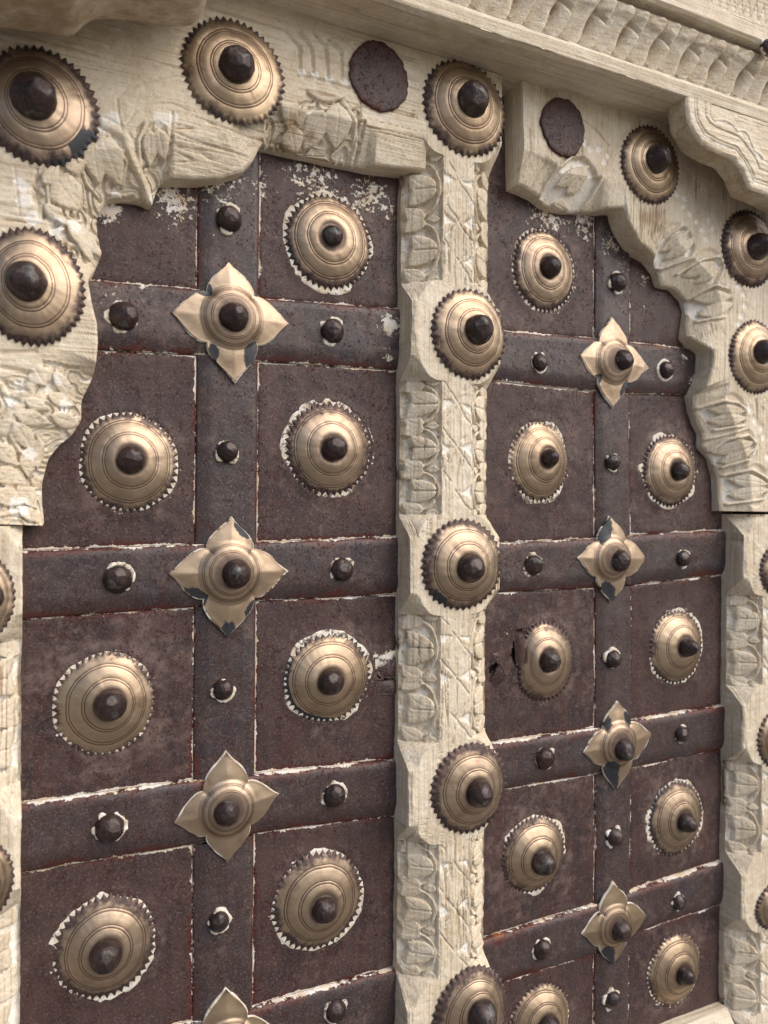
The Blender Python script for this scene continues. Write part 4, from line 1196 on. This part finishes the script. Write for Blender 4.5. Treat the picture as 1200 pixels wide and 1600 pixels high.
# bottom rail of the right leaf
def bottom_rail():
    n, m = 200, 90
    xa, xb = W(760, 1640)[0] + 30, 729.0
    zt = W(1110, 1566, 0)[1]
    hh = np.concatenate([np.linspace(-2, 13, 16), np.linspace(13, HF, 24)[1:], np.full(m - 39, HF)])
    zz = np.concatenate([np.full(16, zt), np.linspace(zt, zt - 24, 24)[1:], np.linspace(zt - 25, zt - 75, m - 39)])
    X = np.linspace(xa, xb, n)[:, None] * np.ones((1, m)); Z = zz[None, :] * np.ones((n, 1)); H = hh[None, :] * np.ones((n, 1))
    R = np.zeros(X.shape)
    for k in range(8):
        cx = xb - 30 - k * 42
        R = vgroove(R, X, Z, [(cx + 19 * math.cos(a), zt - 26 + 18 * math.sin(a)) for a in np.linspace(0, math.pi, 12)], 1.6, 1.8)
        R = vgroove(R, X, Z, [(cx + 12 * math.cos(a), zt - 26 + 11 * math.sin(a)) for a in np.linspace(0, math.pi, 10)], 1.3, 1.5)
    nz = surface_noise(X, Z, 151, 'h')
    H = H + nz * np.where(H > 13, 1, .2) + R; Z = Z + nz * np.where(H <= 13, 1.0, 0)
    V = np.stack([X, -H, Z], -1) / 1000
    part('bottom_rail', grid_mesh('bottom_rail', V, dict(white=.25 * vnoise(X / 12, Z / 12, 4), brown=.3 * vnoise(X / 20, Z / 20, 5))), WOODH, leafR)
bottom_rail()

# ------------------------------------------------------------------ lintel, mouldings, scalloped brackets
def lintel(name, prof, x0, x1, seed, carve=None, stepx=1.0, white=.1, mat=None):
    """prof: (h, z) polyline swept along X"""
    P = np.array(prof, float)
    seg = np.hypot(*np.diff(P, axis=0).T); s = np.concatenate([[0], np.cumsum(seg)])
    m = max(6, int(s[-1] / 1.0))
    sv = np.unique(np.concatenate([np.linspace(0, s[-1], m), s]))
    h = np.interp(sv, s, P[:, 0]); z = np.interp(sv, s, P[:, 1])
    n = int((x1 - x0) / stepx)
    X = np.linspace(x0, x1, n)[:, None] * np.ones((1, len(sv)))
    gz, gh = np.gradient(z), np.gradient(h)
    ln = np.hypot(gz, gh) + 1e-9
    nh, nzv = gz / ln, -gh / ln                       # outward normal for a profile that runs upwards
    S = sv[None, :] * np.ones((n, 1))
    nz = 1.0 * fbm(X / 30, S / 20, seed) + .6 * fbm(X / 40, S / 1.7, seed + 2, 2) + .3 * fbm(X / 6, S / 5, seed + 4)
    wh = white * vnoise(X / 14, S / 10, seed + 6); br = .25 * vnoise(X / 40, S / 14, seed + 8)
    R = 0
    if carve is not None:
        R, w2, b2 = carve(X, S, s); wh = np.maximum(wh, w2); br = br + b2
    dd = nz + R
    H = h[None, :] + nh[None, :] * dd; Z = z[None, :] + nzv[None, :] * dd
    # closed ends
    X = np.concatenate([X[:1], X, X[-1:]]); H = np.concatenate([H[:1] * 0 - 10, H, H[-1:] * 0 - 10]); Z = np.concatenate([Z[:1], Z, Z[-1:]])
    wh = np.concatenate([wh[:1], wh, wh[-1:]]); br = np.concatenate([br[:1], br, br[-1:]])
    V = np.stack([X, -H, Z], -1) / 1000
    return part(name, grid_mesh(name, V, dict(white=wh, brown=br), flip=True), mat or WOODH, frame)

ZB = 407.0
def beam_marks(X, S, s):
    R = np.zeros(X.shape)
    for xa, sa, xb, sb in ((428, 40, 440, 62), (446, 38, 460, 62), (585, 50, 600, 70)):
        R = vgroove(R, X, S, [(xa, sa), (xb, sb)], 1.2, 1.5)
    R = vgroove(R, X, S, [(250, 75), (700, 78)], .8, .8)
    R = vgroove(R, X, S, [(380, 58), (720, 55)], .8, .6)
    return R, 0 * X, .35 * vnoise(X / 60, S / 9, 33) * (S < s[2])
lintel('lintel_beam', [(-12, ZB + 1), (33, ZB), (75, ZB - 1.5), (80, ZB + .5), (82, ZB + 11), (80, ZB + 15), (74, ZB + 16)], -260, 860, 161, beam_marks, stepx=2.0, white=.3)

def leaf_band(X, S, s):
    P = 39.0; L = s[-1]
    v = np.clip(S / L, 0, 1)
    w = X - 21.0 * v ** .6 + 2.6 * fbm(X / 50, S / 30, 12)
    k = np.floor(w / P); u = w / P - k
    j = _hash(k, k * 0, 9) - .5
    # two overlapping blades per unit: each rises across its width and drops at its edge
    cut = .56 + .06 * j
    f = np.where(u < cut, u / cut, (u - cut) / (1 - cut))
    big = u < cut
    R = -5.6 + 6.0 * np.sin(np.clip(f, 0, 1) * 1.8) ** 1.1 - 4.2 * sstep(.90, 1.0, f)
    R = R + np.where(big, 0, -.9)
    # hollow between the two blades half way up, rolled heads on top
    hol = np.exp(-((u - .60 + .1 * v) / .11) ** 2 - ((v - .50) / .23) ** 2)
    R = R - 7.0 * hol
    R = R + 1.5 * np.exp(-((v - .84 - .04 * np.sin(k * 2.1 + f * 3)) / .07) ** 2) * np.sin(np.clip(f, 0, 1) * np.pi)
    R = R - 3.4 * np.exp(-((v - .74 + .16 * f) / .035) ** 2) * (~big)
    gap = sstep(.93, .985, v + .05 * np.sin(u * 12.56))
    R = R * (1 - gap) - 4.0 * gap
    R = R * sstep(0, .05, v) - .2
    edge = np.exp(-((f - .93) / .06) ** 2)
    wh = .75 * edge * (vnoise(X / 8, S / 8, 4) > .35) + .25
    return R * 1.05, wh, .55 * hol
lintel('leaf_band', [(73, ZB + 16.2), (77, ZB + 17), (82, ZB + 30), (88, ZB + 43), (94, ZB + 54), (95, ZB + 56)], 100, 860, 171, leaf_band, stepx=.7, white=.4)
lintel('lintel_moulding', [(60, ZB + 56.2), (86, ZB + 57), (88, ZB + 62), (97, ZB + 63), (100, ZB + 66), (100, ZB + 80), (97, ZB + 83), (88, ZB + 84)], 100, 860, 181, stepx=2.0, white=.3)
def frieze(X, S, s):
    R = np.zeros(X.shape)
    z = np.abs(((X / 11.0) % 1.0) - .5) * 2
    d = np.abs(S - (s[1] + 10 + 16 * z)) 
    return R - 1.5 * np.clip(1 - d / 2.0, 0, 1), .4 + 0 * X, 0 * X
lintel('upper_frieze', [(60, ZB + 84.2), (86, ZB + 84.6), (92, ZB + 120), (60, ZB + 121)], 400, 860, 191, frieze, stepx=1.2, white=.4)
stud(frame, 1196, 62, 12, 977, h0=99.5)

def bracket(pts, hb, hf_, xo, seed, sgn):
    """scalloped board below the lintel: px outline on its back edge, from the lintel outwards"""
    C = np.array([W(p[0], p[1], hb) for p in pts])
    seg = np.hypot(*np.diff(C, axis=0).T); s = np.concatenate([[0], np.cumsum(seg)])
    n = int(s[-1] / 1.0); ss = np.linspace(0, s[-1], n)
    ix, iz = np.interp(ss, s, C[:, 0]), np.interp(ss, s, C[:, 1])
    ker = np.ones(9) / 9
    sm = lambda a: np.convolve(np.pad(a, 4, 'edge'), ker, 'valid')
    ix, iz = sm(ix), sm(iz)
    top = ZB - .5
    fw = np.linspace(0, 1, 26)
    t = np.linspace(0, 1, 100)[1:]
    zt = np.full(n, top); xt = ix + sgn * 0.35 * np.abs(zt - iz) * 0
    Xf = ix[:, None] + 0 * t; Zf = iz[:, None] * (1 - t) + zt[:, None] * t
    d = dseg(Xf, Zf, list(map(tuple, C)))
    Hf = hf_ - 3.0 * np.clip(1 - d / 4, 0, 1) ** 2 + surface_noise(Xf, Zf, seed, 'h')
    for dd, w in ((9, 1.2), (12.5, 1.2), (24, 1.5)): Hf = Hf - 1.6 * np.clip(1 - np.abs(d - dd - 2 * fbm(Xf / 20, Zf / 20, seed)) / w, 0, 1)
    lob = np.abs(np.sin(ss[:, None] / 11.0)) * 6.0
    Hf = Hf - 1.8 * np.clip(1 - np.abs(d - 28 - lob) / 1.4, 0, 1) - 1.2 * sstep(30, 31.5, d - lob)
    wh = .5 * (np.abs(d - 9) < 1.5) + .15 + .4 * (np.abs(d - 28 - lob) < 1.6)
    Hw = hb + (Hf[:, :1] - hb) * fw[None, :-1]
    nzv = 1.2 * fbm(ss[:, None] / 30, Hw / 9, seed + 2)
    Xw = ix[:, None] + 0 * Hw; Zw = iz[:, None] + nzv
    X = np.concatenate([Xw[:, :1], Xw, Xf], 1); Z = np.concatenate([zt[:, None], Zw, Zf], 1); H = np.concatenate([np.full((n, 1), hb), Hw, Hf], 1)
    whm = np.concatenate([np.zeros((n, Xw.shape[1] + 1)), wh], 1)
    br = np.concatenate([np.full((n, Xw.shape[1] + 1), .5), np.zeros(wh.shape)], 1) + .2 * vnoise(X / 25, Z / 25, seed + 5)  # edge walls evenly browned to paint in shade under the bracket; noise is stain
    X = np.concatenate([X[:1], X, X[-1:]]); Z = np.concatenate([Z[:1], Z, Z[-1:]]); H = np.concatenate([H[:1] * 0 + hb, H, H[-1:] * 0 + hb])
    whm = np.concatenate([whm[:1], whm, whm[-1:]]); br = np.concatenate([br[:1], br, br[-1:]])
    V = np.stack([X, -H, Z], -1) / 1000
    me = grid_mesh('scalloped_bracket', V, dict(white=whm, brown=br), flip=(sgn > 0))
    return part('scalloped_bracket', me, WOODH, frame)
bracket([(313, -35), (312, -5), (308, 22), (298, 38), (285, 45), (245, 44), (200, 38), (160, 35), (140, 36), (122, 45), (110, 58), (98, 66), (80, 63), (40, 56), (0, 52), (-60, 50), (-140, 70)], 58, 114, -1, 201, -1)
bracket([(1037, 160), (1036, 178), (1041, 205), (1058, 233), (1085, 248), (1110, 257), (1124, 275), (1136, 302), (1160, 310), (1200, 330), (1240, 365), (1290, 420)], 58, 82, 1, 211, 1)
